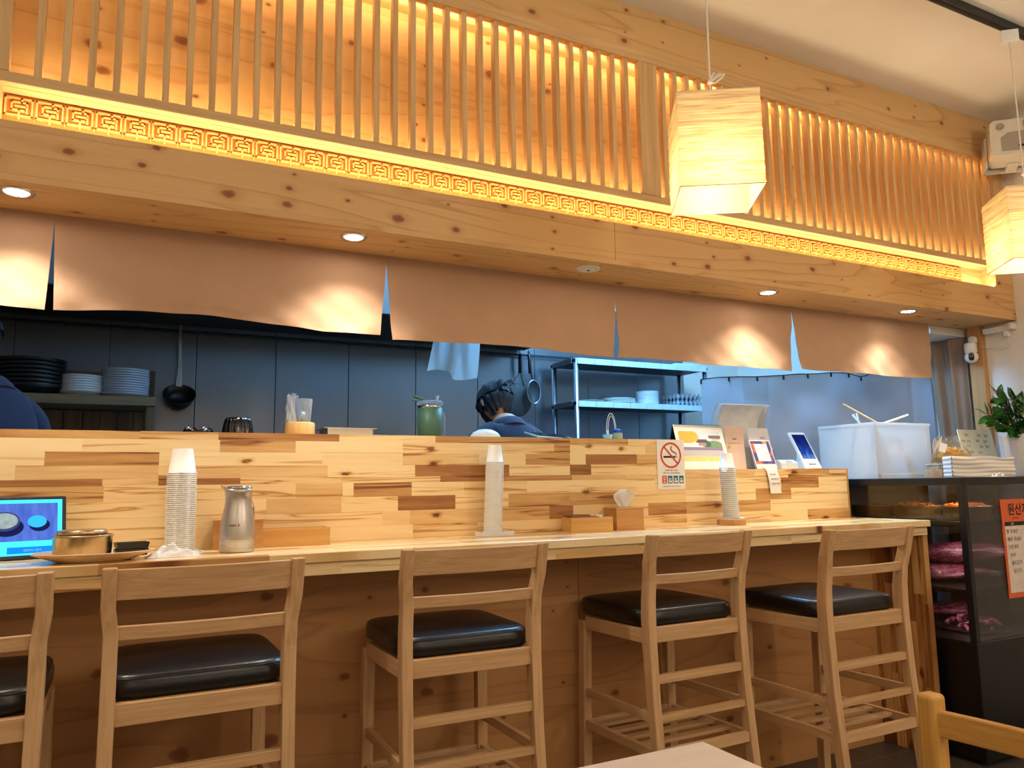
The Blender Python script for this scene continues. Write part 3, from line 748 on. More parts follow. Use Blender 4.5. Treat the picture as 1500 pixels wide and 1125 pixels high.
part('cable', MB().tube([(.02, .02, .10), (-.01, .04, .135), (-.05, .09, .15)], .004, 8), m_black, sp)

m_tape = plain('beige_plug', (228, 222, 210), .5)
ps = thing('power_strip', 'white power strip fixed to the right wall just under the beam', 'power strip', (4.215, 2.45, 1.985))
part('body', MB().box((4.188, 2.368, 1.978), (4.229, 2.512, 2.008)), m_tape, ps, .003, True)
part('end_block', MB().box((4.178, 2.352, 1.982), (4.229, 2.3675, 2.014)), m_tape, ps, .002, True)
pg = thing('power_plug', 'white plug pushed up into the power strip with a thin cable', 'plug', (4.2, 2.392, 1.95))
part('body', MB().box((4.190, 2.380, 1.948), (4.216, 2.404, 1.9775)), m_tape, pg, .004, True)
part('cable', MB().tube([(4.203, 2.392, 1.948), (4.204, 2.390, 1.93), (4.215, 2.39, 1.90), (4.222, 2.41, 1.885), (4.222, 2.45, 1.892), (4.215, 2.49, 1.905), (4.19, 2.535, 1.912)], .0018, 6), m_cord, pg, 0, True)
sc_ = thing('security_camera', 'white ball shaped security camera with black face on the timber post', 'camera', (4.165, 2.55, 1.87))
cc = onX(1423, 523, 4.155)
part('mount', MB().lathe([(0, -.010), (.020, -.010), (.020, .010), (0, .010)], (4.165, 2.556, 1.955), 24, rot=Matrix.Rotation(PI/2, 3, 'Y')).bar((4.165, 2.556, 1.945), (4.160, 2.568, 1.915), .016, .014).box((4.172, 2.545, 1.94), (4.1895, 2.567, 1.97)), m_white, sc_, .001, True)
part('housing', MB().lathe([(0, .034), (.024, .034), (.031, .026), (.031, -.018), (.026, -.022), (0, -.022)], (cc.x, cc.y, cc.z+.045), 28), m_white, sc_, 0, True)
part('ball', MB().sphere(cc, .034, 28, 18), m_white, sc_, 0, True)
dv = (Vector((0, 0, EYE))-cc).normalized(); dv.z += .1; dv.normalize()
rt = dv.to_track_quat('Z', 'Y').to_matrix()
def _fc(u, v):
    a = 2*PI*u; n = 4; ca, sa = math.cos(a), math.sin(a); k = v/((abs(ca)**n+abs(sa)**n)**(1/n))
    d = Vector((.44*k*ca, .78*k*sa, 1)).normalized(); return d*.0350
face = MB().grid(_fc, 36, 8)
fp = part('face', face.xform(Matrix.Translation(cc) @ rt.to_4x4()), m_black, sc_, 0, True)
dots = MB()
for k in range(8):
    a = R(k*45); d = Vector((.0085*math.cos(a), .0085*math.sin(a)+.006, .0338)); dots.sphere(cc + rt @ d, .0018, 8, 5)
part('lens_dots', dots.xform(Matrix.Identity(4)), m_white, fp, 0, False) if False else part('infrared_light_ring', dots, m_white, sc_, 0, True)
# ================================================================= things on the worktop
def paper_white(name, rgb=(244, 242, 238), tr=.12): return fabric(name, rgb, .8, tr, 400, wr=.2)
m_cup = plain('paper_cup', (242, 238, 230), .6, var=.01)
m_tissue = fabric('tissue_paper', (246, 244, 242), .9, .25, 300, wr=.6)
m_mdf = grain('box_wood', 'X', (214, 158, 92), (190, 132, 70), .5, 40)
m_bam = grain('bamboo_box', 'X', (226, 174, 98), (198, 140, 66), .45, 55)
def cup_mesh(rb, rt, h):
    """upside-down paper cup: narrow end up"""
    return MB().lathe([(0, h-.0040), (rb-.0022, h-.0040), (rb-.0014, h-.0004), (rb-.0005, h), (rb, h-.001), (rt-.0008, .0040), (rt+.0021, .0038), (rt+.0027, .0022), (rt+.0021, .0006), (rt-.0002, .0004), (rt-.0010, .0030), (rb-.0018, h-.0062), (0, h-.0062)], seg=32)
def cups(base, n, pitch, rb, rt, h, lean, lab, toplab, group):
    me = None
    for k in range(n):
        u = k/(n-1)
        x = base.x + lean[0]*u + rnd.uniform(-.0003, .0003); y = base.y + lean[1]*u
        l = toplab if k == n-1 else lab
        if me is None:
            o = single('paper_cup', cup_mesh(rb, rt, h), m_cup, l, 'cup', (x, y, base.z), 0, group); me = o.data
        else:
            o = bpy.data.objects.new('paper_cup', me); COL.objects.link(o); o.location = (x, y, base.z+k*pitch); _set(o, l, 'cup', group)
# tall stack beside the pitcher
s1 = onY(263.5, 801, 2.56)
cups(Vector((s1.x, s1.y, 1.0165)), 40, (1.3225-.0765-1.0165)/39, .0285, .0405, .0765, (-.002, 0), 'white paper cup nested in the tall stack beside the steel pitcher', 'topmost white paper cup of the tall stack beside the steel pitcher', 'paper cups in the left stack')
single('napkin', MB().grid(lambda u, v: Vector((s1.x+(u-.5)*.13, s1.y+(v-.5)*.11-.006, 1.0142+.0008*math.sin(9*u+4*v))), 12, 12).grid(lambda u, v: Vector((s1.x+(u-.5)*.13, s1.y+(v-.5)*.11-.006, 1.0137)), 12, 12, flip=True), m_tissue, 'thin white napkin spread under the tall left cup stack', 'napkin')
# thin middle stack on a napkin
s2 = onY(722, 781, 2.572)
top2 = onY(728, 652, 2.572).z
cups(Vector((s2.x, s2.y, 1.026)), 50, (top2-.066-1.026)/49, .0235, .0318, .066, (.0125, .002), 'small white paper cup nested in the thin middle stack on a folded napkin', 'topmost small white cup of the thin middle stack', 'paper cups in the middle stack')
def folded(cx, cy, z, w, d, th, name, label, cat, mat=m_tissue, rz=0, curl=.006, group=None):
    mb = MB()
    f = lambda u, v, q: Vector((cx+(u-.5)*w, cy+(v-.5)*d, z + q*th + q*curl*max(0, abs(u-.5)*2-.7)*2))
    mb.grid(lambda u, v: f(u, v, 1), 14, 8).grid(lambda u, v: f(u, v, 0), 14, 8, flip=True)
    for vv, fl in ((0, True), (1, False)): mb.grid(lambda u, q, vv=vv: f(u, vv, q)+Vector((0, (-.0008 if vv == 0 else .0008)*math.sin(q*12.5), 0)), 14, 8, flip=fl)
    for uu, fl in ((0, False), (1, True)): mb.grid(lambda v, q, uu=uu: f(uu, v, q), 8, 6, flip=fl)
    o = single(name, mb, mat, label, cat, None, 0, group)
    o.rotation_euler.z = rz; return o
folded(s2.x+.006, s2.y-.004, Z_CNT+.0006, .125, .075, .0122, 'folded_napkin', 'folded white napkin under the thin middle cup stack', 'napkin')
# right stack on wooden coaster tray
s3 = onY(1071, 760, 2.55); z3 = Z_CNT+.030; top3 = onY(1067.5, 664, 2.55).z
cst = thing('cup_tray', 'low wooden hexagonal tray under the right cup stack', 'tray', (s3.x, s3.y, Z_CNT), R(-14))
part('tray', MB().prism([(-.066, -.02), (-.02, -.056), (.045, -.045), (.066, .02), (.02, .056), (-.045, .045)], .0, .022, 'XY').xform(Matrix.Identity(4)), m_mdf, cst, .0015)
folded(s3.x, s3.y, Z_CNT+.0225, .092, .07, .006, 'folded_napkin', 'white napkin lying on the wooden hexagonal tray', 'napkin', curl=.004)
cups(Vector((s3.x+.002, s3.y, z3)), 26, (top3-.066-z3)/25, .0245, .0335, .066, (-.012, .0), 'white paper cup nested in the right stack on the wooden tray', 'topmost white paper cup of the right stack, in front of the calendar', 'paper cups in the right stack')

# steel water pitcher
def pitcher():
    p = onY(347, 805, 2.42); t = thing('water_pitcher', 'brushed steel water pitcher with narrow neck and spout beside the tall cup stack', 'pitcher', (p.x, 2.42, Z_CNT), R(-27))
    h = onY(347, 716, 2.42).z - Z_CNT
    k = h/.205
    body = [(0, .0), (.046, .0), (.049, .003), (.0495, .012), (.0488, .022), (.0496, .024), (.0496, .055), (.048, .09), (.044, .12), (.0395, .145), (.0375, .165), (.0373, .185), (.0395, .190), (.0398, .200), (.0385, .205), (.034, .205), (.034, .19), (0, .188)]
    part('body', MB().lathe([(r, z*k) for r, z in body], seg=48), steel('pitcher_steel', (204, 196, 186), .36, 'Z', .08, 150), t)
    part('band', MB().lathe([(.0499, .0225*k), (.0503, .0235*k), (.0499, .0245*k)], seg=48).lathe([(.0499, .0385*k), (.0503, .0395*k), (.0499, .0405*k)], seg=48), m_chrome, t)
    lid = MB().lathe([(.0392, .2055*k), (.0402, .208*k), (.039, .212*k), (.02, .2155*k), (0, .216*k)], seg=40)
    part('lid', lid, m_chrome, t)
    def sp(u, v):
        a = PI + (u-.5)*1.5; r = .036 + .018*v*(1-abs(u-.5)*1.4); return Vector((r*math.cos(a), r*math.sin(a), (.200+.019*v*(1-1.6*abs(u-.5)))*k))
    part('spout', MB().grid(sp, 14, 5).grid(lambda u, v: sp(u, v)*.985, 14, 5, flip=True), m_chrome, t)
    part('handle', MB().tube([(.014, .034, .172*k), (.020, .046, .168*k), (.024, .062, .14*k), (.024, .064, .10*k), (.016, .044, .085*k)], .0045, 10), m_chrome, t)
    # small printed mark facing the room
    m_red = plain('red_mark', (196, 92, 70), .5); m_gm = plain('grey_mark', (104, 98, 92), .5)
    fx = R(27)
    mk = MB(); mr = MB()
    for i in range(6):
        a = -PI/2 + R(27)*0 - .14 + i*.075; r = .0487
        mk.cbox((r*math.cos(a), r*math.sin(a), .088*k), (.0026, .0012, .0045))
    for j in range(5):
        a = -PI/2 + .40; r = .0487
        mr.cbox((r*math.cos(a)+.0008*(2-abs(j-2)), r*math.sin(a), (.084+j*.002)*k), (.004-.0003*abs(j-2)*2, .0012, .0018))
    part('printed_mark', mk, m_gm, t); part('printed_arrow', mr, m_red, t)
pitcher()

def tissue_box(px, y, w, d, h, label, tissue, rz=0, name='tissue_box'):
    p = onY(px[0], px[1], y); t = thing(name, label, 'box', (p.x, y+d/2, Z_CNT), rz)
    part('body', MB().box((-w/2, -d/2, .004), (w/2, d/2, h-.006)), m_mdf, t, .001)
    part('base', MB().box((-w/2-.004, -d/2-.004, 0), (w/2+.004, d/2+.004, .004)), m_mdf, t, .0008)
    lid = MB().box((-w/2-.003, -d/2-.003, h-.006), (w/2+.003, d/2+.003, h))
    part('lid', lid, m_mdf, t, .0008)
    part('slot', MB().lathe([(0, h+.0006), (.03, h+.0006)], seg=24, sx=1.2, sy=.45), m_dark, t)
    if tissue:
        def fn(u, v):
            a = (u-.5)*2
            w0 = .022 + .024*math.sin(PI*min(1, v*1.15)*.62)
            x = a*w0*(1 if v < .75 else 1-(v-.75)*2.2) + .004*math.sin(6*v+u*3)
            return Vector((x+.004*v, .008*math.sin(9*u+2*v)*(1-.4*v)+.006*math.sin(5*v), h+.0008+.066*v+.006*math.sin(3.3*u+.5)*v))
        single('tissue', MB().grid(fn, 24, 14).grid(lambda u, v: fn(u, v)+Vector((0, .0006, 0)), 24, 14, flip=True), m_tissue, tissue, 'tissue', (p.x, y+d/2, Z_CNT), rz+.2)
tissue_box((352, 797), 2.53, .146, .10, .090, 'square wooden tissue box half hidden behind the steel pitcher', None, R(-8))
tissue_box((927, 773), 2.515, .118, .112, .088, 'square wooden tissue box with a tissue sticking out beside the cutlery box', 'crumpled white tissue pulled up from the wooden box', R(-10))
def cutlery_box(px, y, w, d, h, label, content, rz=0):
    p = onY(px[0], px[1], y); t = thing('cutlery_box', label, 'box', (p.x, y+d/2, Z_CNT), rz); th = .006
    part('side', MB().box((-w/2, -d/2, 0), (w/2, -d/2+th, h)), m_bam, t, .0008)
    part('side', MB().box((-w/2, d/2-th, 0), (w/2, d/2, h)), m_bam, t, .0008)
    part('end', MB().box((-w/2, -d/2+th, 0), (-w/2+th, d/2-th, h)), m_bam, t, .0008)
    part('end', MB().box((w/2-th, -d/2+th, 0), (w/2, d/2-th, h)), m_bam, t, .0008)
    part('bottom', MB().box((-w/2+th, -d/2+th, 0), (w/2-th, d/2-th, .004)), m_bam, t)
    if content:
        m_lidw = grain('dark_worn_wood', 'X', (150, 98, 50), (92, 56, 26), .5, 50)
        part('sliding_lid', MB().box((-w/2+.004, -d/2+.003, h+.0005), (w/2-.055, d/2-.004, h+.0045), Matrix.Rotation(R(1.5), 3, 'Y')), m_lidw, t, .0008)
        single('wood_block', MB().box((w/2-.052, -.012, h-.02), (w/2-.026, .012, h+.007)), m_cup, 'small pale block lying at the right end of the cutlery box', 'block', (p.x, y+d/2, Z_CNT), rz)
        single('chopstick', MB().bar((-w/2-.018, -.012, h+.010), (-w/2+.09, -.018, h+.0075), .006, .005), m_lidw, 'dark chopstick end poking out over the left of the cutlery box', 'chopstick', (p.x, y+d/2, Z_CNT), rz)
cutlery_box((435, 799), 2.53, .212, .085, .057, 'long low bamboo box on the worktop right of the steel pitcher', False, R(-1))
cutlery_box((871, 777), 2.50, .172, .10, .056, 'low bamboo cutlery box with dark sliding lid beside the tissue box', True, R(-10))

# plate with bowl and little trays
m_plate = plain('pale_plate', (222, 186, 138), .3, var=.03, scale=8)
m_brass = steel('golden_bowl', (206, 182, 140), .26, 'Z', .06, 120)
pl = Vector((onY(138, 817, 2.36).x, 2.36, Z_CNT))
single('serving_plate', MB().lathe([(0, .002), (.085, .0), (.095, .002), (.150, .022), (.152, .0245), (.149, .026), (.095, .008), (0, .006)], seg=56, sx=.97, sy=.72), m_plate, 'oval beige plate under the steel bowl at the front edge of the counter', 'plate', pl)
bw = Vector((onY(121, 800, 2.37).x, 2.37, Z_CNT+.0066))
bo = thing('steel_bowl', 'golden steel bowl standing on the oval plate', 'bowl', bw)
bs = .85
part('bowl', MB().lathe([(r*bs, z*bs*1.28) for r, z in [(0, 0), (.070, 0), (.080, .006), (.0825, .02), (.0835, .052), (.086, .056), (.0845, .058), (.081, .055), (.079, .02), (.066, .006), (0, .005)]], seg=48), m_brass, bo)
lid_o = single('shallow_dish', MB().lathe([(r*bs, z*bs) for r, z in [(0, .0125), (.060, .0125), (.066, .010), (.0695, .0), (.0715, .001), (.0705, .012), (.066, .0148), (0, .0148)]], seg=48), m_brass, 'shallow steel dish lying upside down across the golden bowl', 'dish', bw + Vector((-.002, 0, .0585*bs*1.28)))
single('white_dish', MB().lathe([(0, 0), (.018, 0), (.027, .022), (.0255, .022), (.017, .002), (0, .002)], seg=28), m_cup, 'small white dish behind the golden bowl', 'dish', Vector((onY(158, 780, 2.455).x, 2.462, Z_CNT)), 0)
m_blkd = plain('black_melamine', (26, 22, 20), .35)
def sauce_tray(loc, label, rz):
    t = thing('sauce_tray', label, 'dish', loc, rz, 'black sauce trays on the plate')
    a, b, h, th = .041, .027, .017, .0018
    o = [(-a, -b), (a, -b), (a, b), (-a, b)]; mb = MB()
    ring = lambda k, z: [(x*k, y*k, z) for x, y in o]
    vs = ring(.90, 0) + ring(1.0, h) + ring(.955, h) + ring(.86, .002)
    fs = [(3,2,1,0)] + [(i, (i+1)%4, 4+(i+1)%4, 4+i) for i in range(4)] + [(4+i, 4+(i+1)%4, 8+(i+1)%4, 8+i) for i in range(4)] + [(8+i, 8+(i+1)%4, 12+(i+1)%4, 12+i) for i in range(4)] + [(12,13,14,15)]
    part('dish', mb.add(vs, fs), m_blkd, t, .0012); return t
sx = onY(192, 803, 2.375)
st_ = sauce_tray((sx.x, 2.375, Z_CNT+.0095), 'lower black sauce tray stacked on the oval plate', R(8))
for c in list(st_.children): pass
dup(st_, (sx.x+.001, 2.376, Z_CNT+.0275), R(11), 'upper black sauce tray stacked on the oval plate')
# crumpled wipe
def crumple(name, c, w, d, h, label, cat, mat, seed, nu=26, nv=18):
    r = random.Random(seed); ph = [r.uniform(0, 6.28) for _ in range(8)]
    def fn(u, v):
        x, y = (u-.5)*w, (v-.5)*d
        e = max(0, 1-(abs(u-.5)*2)**3)*max(0, 1-(abs(v-.5)*2)**3)
        z = h*e*(.45+.28*math.sin(9*u+5*v+ph[0])+.2*math.sin(17*u-8*v+ph[1])+.14*math.sin(23*v+6*u+ph[2]))
        return Vector((x+.006*math.sin(14*v+ph[3]), y+.006*math.sin(12*u+ph[4]), max(0, z)+.0006))
    return single(name, MB().grid(fn, nu, nv).grid(lambda u, v: Vector((fn(u, v).x, fn(u, v).y, max(0, fn(u, v).z-.001))), nu, nv, flip=True), mat, label, cat, c)
cr = onY(254, 816, 2.37)
crumple('used_wipe', Vector((cr.x, 2.37, Z_CNT+.0004)), .135, .07, .036, 'crumpled white wipe lying on the worktop beside the plate', 'wipe', m_tissue, 3)
# menu tablet
def screen():
    t = NT('lit_menu_screen'); s = t.sep(t.coord())
    x, z = s[0], s[2]
    def rect(x0, x1, z0, z1):
        a = t.math('MULTIPLY', t.math('GREATER_THAN', x, x0), t.math('LESS_THAN', x, x1)); b = t.math('MULTIPLY', t.math('GREATER_THAN', z, z0), t.math('LESS_THAN', z, z1)); return t.math('MULTIPLY', a, b)
    def ell(cx, cz, rx, rz, sft=.06):
        dx = t.math('DIVIDE', t.math('SUBTRACT', x, cx), rx); dz = t.math('DIVIDE', t.math('SUBTRACT', z, cz), rz)
        d = t.math('ADD', t.math('MULTIPLY', dx, dx), t.math('MULTIPLY', dz, dz)); return t.math('LESS_THAN', d, 1)
    nz = t.noise(t.coord(), 40, 4, .6); nb = t.noise(t.mapping(t.coord(), (60, 1, 12)), 1, 3)
    col = t.mix(0, lin((70, 226, 255)), lin((70, 226, 255)))
    pic = t.mix(nb, lin((34, 58, 150)), lin((96, 128, 214)))
    col = t.mix(rect(-.085, .110, .052, .158), col, pic)
    col = t.mix(ell(-.012, .092, .040, .026), col, lin((22, 26, 66)))
    col = t.mix(ell(-.018, .108, .037, .027), col, lin((54, 62, 104)))
    col = t.mix(ell(-.018, .110, .032, .0215), col, t.mix(nz, lin((80, 100, 110)), lin((176, 190, 186))))
    col = t.mix(ell(.066, .096, .025, .018), col, lin((22, 26, 70)))
    col = t.mix(ell(.060, .106, .023, .017), col, lin((52, 170, 240)))
    col = t.mix(rect(-.010, .115, .018, .036), col, lin((20, 128, 250)))
    e = t.n('ShaderNodeEmission'); t.put(e.inputs[0], col); e.inputs[1].default_value = 1.25
    t.l(e.outputs[0], t.out.inputs[0]); return t.m
tr_ = onY(102, 745, 2.56)
tab = thing('menu_tablet', 'lit tablet computer showing a food menu, leaning at the left end of the worktop', 'tablet', (tr_.x-.128, 2.50, Z_CNT), 0, rot=(R(-14), 0, R(14)))
part('case', MB().box((-.135, 0, .001), (.132, .009, .178)), plain('tablet_case', (18, 22, 40), .35), tab, .004)
part('screen', MB().box((-.124, -.0006, .013), (.121, .0004, .168)), screen(), tab)
m_sct = plain('screen_lettering', (28, 120, 170), .5)
tw = wmat(tab)
for bd, xx, zz, sz in (('품절', -.070, .022, .009), ('장바구니 담기', .028, .0235, .0075)):
    letters('screen_text', bd, sz, emit('screen_text_'+str(int(sz*1e4)), (30, 110, 190) if xx < 0 else (150, 205, 255), 1), tab, tw @ frame(Vector((xx, -.0008, zz)), (1,0,0), (0,0,1)), depth=.0001)
part('stand', MB().box((-.05, .010, .002), (.05, .05, .006)).bar((0, .012, .10), (0, .048, .006), .06, .004, (0,1,0)), m_black, tab, .001)

# ================================================================= things on the ledge (left, high part)
ZL = Z_LEDGE
def at(px, y, z=ZL): p = onY(px, 640, y); return Vector((p.x, y, z))
m_blkb = plain('black_glaze', (16, 16, 18), .14)
lid_ = thing('studded_cover', 'flat black cover with crown shaped studs on the ledge, seen over the planks at left', 'cover', at(290, 2.72))
part('disc', MB().lathe([(0, 0), (.046, 0), (.048, .004), (.046, .012), (0, .014)], seg=40), m_blkb, lid_)
for k in range(9):
    a = R(k*40+10); part('stud', MB().sphere((.038*math.cos(a), .038*math.sin(a), .0155), .0055, 10, 6), m_chrome if k % 2 else m_blkb, lid_)
bb = thing('ribbed_bowl', 'black glossy ribbed bowl turned upside down on the ledge', 'bowl', at(348, 2.74))
def ribbed(u, v):
    a = 2*PI*u; prof = [(.0500, 0), (.0485, .018), (.0455, .036), (.0415, .050), (.0385, .0555), (.033, .0575), (.0, .0575)]
    f = v*(len(prof)-1); i = min(int(f), len(prof)-2); q = f-i; r = prof[i][0]+(prof[i+1][0]-prof[i][0])*q; z = prof[i][1]+(prof[i+1][1]-prof[i][1])*q
    r *= 1+.035*math.cos(14*a)*(1 if v < .75 else 0); return Vector((r*math.cos(a), r*math.sin(a), z))
part('bowl', MB().grid(ribbed, 112, 18), m_blkb, bb)
ho = thing('cup_holder', 'round pale wooden holder standing on the ledge under the glass', 'holder', at(439, 2.735))
part('ring', MB().lathe([(0, 0), (.049, 0), (.051, .003), (.051, .041), (.048, .045), (0, .045)], seg=40), grain('pale_bamboo', 'Z', (232, 190, 128), (206, 158, 96), .4, 60), ho)
gh = at(439, 2.735) + Vector((0, 0, .0455))
m_glass = clear('clear_glass', (240, 246, 250), .03, .10)
m_film = clear('clear_film', (236, 244, 252), .08, .30, .5, 60)
gl = thing('drinking_glass', 'clear tumbler glass on the pale wooden holder', 'glass', gh + Vector((.010, -.004, 0)))
part('glass', MB().lathe([(0, 0), (.0245, 0), (.0255, .002), (.031, .083), (.0298, .083), (.0245, .006), (0, .006)], seg=36), m_glass, gl)
single('white_ball', MB().sphere((0, 0, .017), .0165, 20, 12), m_white, 'white ball inside the clear tumbler', 'ball', gh + Vector((.010, -.004, .0062)))
def bagfn(u, v):
    a = 2*PI*u; r = .021*(1-.25*v)+.003*math.sin(5*a+9*v)+.002*math.sin(11*a-4*v); return Vector((r*math.cos(a)*1.0, r*.55*math.sin(a), .098*v+.006*math.sin(3*a)*v))
single('plastic_bag', MB().grid(bagfn, 40, 20), m_film, 'small crumpled clear bag beside the tumbler on the wooden holder', 'bag', gh + Vector((-.0285, -.003, 0)))
def bagin(u, v):
    a = 2*PI*u; r = .012*math.sin(PI*min(1, .15+v*.85)); return Vector((r*math.cos(a), r*.7*math.sin(a), .055*v))
single('white_paper_roll', MB().grid(bagin, 20, 10), m_tissue, 'white roll standing inside the small clear bag', 'roll', gh + Vector((-.0285, -.003, .001)))
pn = thing('steel_pan', 'shallow rectangular steel pan with a flat rim on the ledge', 'pan', at(507, 2.80, ZL))
mb = MB(); a, b, h = .098, .075, .030
vs = []
for k, z in ((.84, 0), (.86, h-.003), (1.0, h-.0015), (1.0, h), (.85, h), (.82, .002)): vs += [(-a*k if abs(k) else 0, -b*k, z), (a*k, -b*k, z), (a*k, b*k, z), (-a*k, b*k, z)]
fs = [(3,2,1,0)] + [(4*j+i, 4*j+(i+1)%4, 4*j+4+(i+1)%4, 4*j+4+i) for j in range(5) for i in range(4)] + [(20,21,22,23)]
part('pan', mb.add(vs, fs), plain('satin_steel', (214, 208, 198), .32, 1, .03, 8), pn, .0015)
tu = thing('tumbler', 'large green insulated tumbler with clear lid and straw', 'tumbler', at(630, 2.745))
part('body', MB().lathe([(0, 0), (.043, 0), (.046, .004), (.0485, .112), (0, .112)], seg=48), plain('sage_green', (66, 106, 88), .5, var=.03), tu)
part('steel_rim', MB().lathe([(.0484, .1122), (.0486, .1125), (.0486, .122), (.047, .1225), (0, .1225)], seg=48), m_chrome, tu)
part('lid', MB().lathe([(.0488, .1228), (.051, .124), (.051, .136), (.045, .139), (0, .139)], seg=48), m_glass, tu)
part('straw', MB().tube([(.022, 0, .10), (.026, 0, .13), (.031, 0, .162)], .0055, 12), clear('frosted_straw', (236, 240, 244), .3, .45), tu)
part('flap', MB().box((-.066, -.012, .148), (-.024, .012, .154), Matrix.Rotation(R(16), 3, 'Y')).box((-.072, -.010, .139), (-.050, .010, .1455)), plain('sage_flap', (96, 138, 116), .5), tu, .002)
part('handle', MB().tube([(.046, 0, .10), (.058, 0, .095), (.060, 0, .05), (.058, 0, .015), (.044, 0, .012)], .004, 10), m_glass, tu)
single('white_dome', MB().lathe([(0, .0005), (.062, .0005), (.060, .010), (.048, .024), (.026, .034), (0, .037)], seg=36, sx=1.05, sy=.7), plain('white_melamine', (226, 236, 240), .35), 'white dome shaped cover on the ledge in front of the cook', 'cover', at(711, 2.74))
cbd = thing('order_tablet', 'dark flat tablet in a pale sleeve lying tilted on the ledge right of the cook', 'tablet', at(805, 2.80) + Vector((0, 0, .014)), 0, rot=(R(13), R(3), R(4)))
part('sleeve', MB().box((-.095, -.055, 0), (.095, .055, .007)), plain('pale_sleeve', (176, 196, 204), .4), cbd, .002)
part('screen', MB().box((-.088, -.050, .0072), (.088, .050, .009)), m_blkb, cbd)
# bottle of drops with tubes
bt = thing('small_jar', 'small pale jar with a blue lid on the ledge left of the calendar', 'jar', at(905, 2.76))
part('jar', MB().lathe([(0, 0), (.020, 0), (.021, .003), (.021, .030), (.018, .034), (0, .034)], seg=28), clear('pale_jar', (214, 224, 196), .2, .5), bt)
part('lid', MB().lathe([(.0185, .0342), (.0195, .036), (.019, .046), (.016, .049), (0, .049)], seg=28), plain('blue_lid', (20, 84, 190), .4), bt)
bt2 = thing('small_tub', 'small light blue tub beside the blue lidded jar', 'tub', at(890, 2.74))
part('tub', MB().lathe([(0, 0), (.018, 0), (.022, .024), (.021, .024), (.017, .002), (0, .002)], seg=28), plain('pale_blue', (150, 206, 222), .4), bt2)
cbp = at(892, 2.765)
cw = thing('charging_cable', 'white charging cable looped upright on the ledge', 'cable', cbp)
for k, (w, h) in enumerate(((.019, .096), (.026, .108))):
    pts = [Vector((-.004+w*(1-math.cos(PI*q/14))-.006*k, .004*k, .012+h*math.sin(PI*q/14)**.8)) for q in range(15)]
    part('loop', MB().tube(pts, .0016, 6), m_white, cw)
part('connector', MB().lathe([(0, .010), (.0052, .010), (.0055, .040), (.0035, .046), (0, .046)], (-.006, .0, .0), 14), m_white, cw)
part('strap', MB().lathe([(.012, 0), (.016, 0), (.016, .012), (.012, .012), (.012, 0)], (-.004, .002, 0), 20), m_white, cw)

# ================================================================= no smoking sign on the plank wall
m_paperw = plain('sign_white', (236, 228, 218), .5, var=.01)
sg = thing('no_smoking_sign', 'white no smoking sign with red circle stuck on the plank wall', 'sign', onY(982, 715, Y_LEDGE) + Vector((0, -.001, 0)))
a_ = onY(961, 645, Y_LEDGE); b_ = onY(1003, 716, Y_LEDGE)
SX0, SX1, SZ0, SZ1 = a_.x, X_STEP-.001, b_.z, a_.z+.003
part('card', MB().box((SX0, Y_LEDGE-.0022, SZ0), (SX1, Y_LEDGE-.0004, SZ1)), m_paperw, sg, .0003, True)
sw, shh = SX1-SX0, SZ1-SZ0
m_redp = plain('sign_red', (206, 58, 26), .5); m_tealp = plain('sign_teal', (44, 112, 138), .5); m_ink = plain('ink', (26, 24, 24), .6); m_greyink = plain('grey_ink', (92, 88, 84), .6)
yf = Y_LEDGE-.0026
sc0 = Vector((SX0+sw*.5, yf, SZ0+shh*.685)); rr = sw*.375
def flatring(c, r0, r1, seg=48):
    vs = [c + Vector((r*math.cos(2*PI*i/seg), 0, r*math.sin(2*PI*i/seg))) for i in range(seg) for r in (r0, r1)]
    return vs, [(2*i, 2*i+1, (2*i+3) % (2*seg), (2*i+2) % (2*seg)) for i in range(seg)]
def flatbar(mb, p, q, w, y):
    d = Vector((q[0]-p[0], 0, q[1]-p[1])).normalized(); n = Vector((d.z, 0, -d.x))*(w/2); P = Vector((p[0], y, p[1])); Q = Vector((q[0], y, q[1]))
    mb.add([P-n, Q-n, Q+n, P+n], [(0,1,2,3)])
ci = MB(); flatbar(ci, (sc0.x-rr*.72, sc0.z-rr*.13), (sc0.x+rr*.42, sc0.z-rr*.13), rr*.15, yf)
flatbar(ci, (sc0.x+rr*.46, sc0.z-rr*.13), (sc0.x+rr*.51, sc0.z-rr*.13), rr*.15, yf); flatbar(ci, (sc0.x+rr*.55, sc0.z-rr*.13), (sc0.x+rr*.60, sc0.z-rr*.13), rr*.15, yf)
for o in (0, .10):
    pts = [(.48+o, -.02), (.46+o, .14), (.34+o*.9, .20), (.10+o, .30), (-.02+o*.6, .46), (.0+o*.8, .62), (.10+o*.4, .68)]
    for p, q in zip(pts, pts[1:]): flatbar(ci, (sc0.x+p[0]*rr, sc0.z+p[1]*rr), (sc0.x+q[0]*rr, sc0.z+q[1]*rr), rr*.045, yf)
part('cigarette_picture', ci, m_ink, sg, 0, True, recalc=False)
rg = MB().add(*flatring(sc0 + Vector((0, -.0003, 0)), rr*.86, rr))
flatbar(rg, (sc0.x-rr*.64, sc0.z+rr*.64), (sc0.x+rr*.64, sc0.z-rr*.64), rr*.13, yf-.0003)
part('prohibition_ring', rg, m_redp, sg, 0, True, recalc=False)
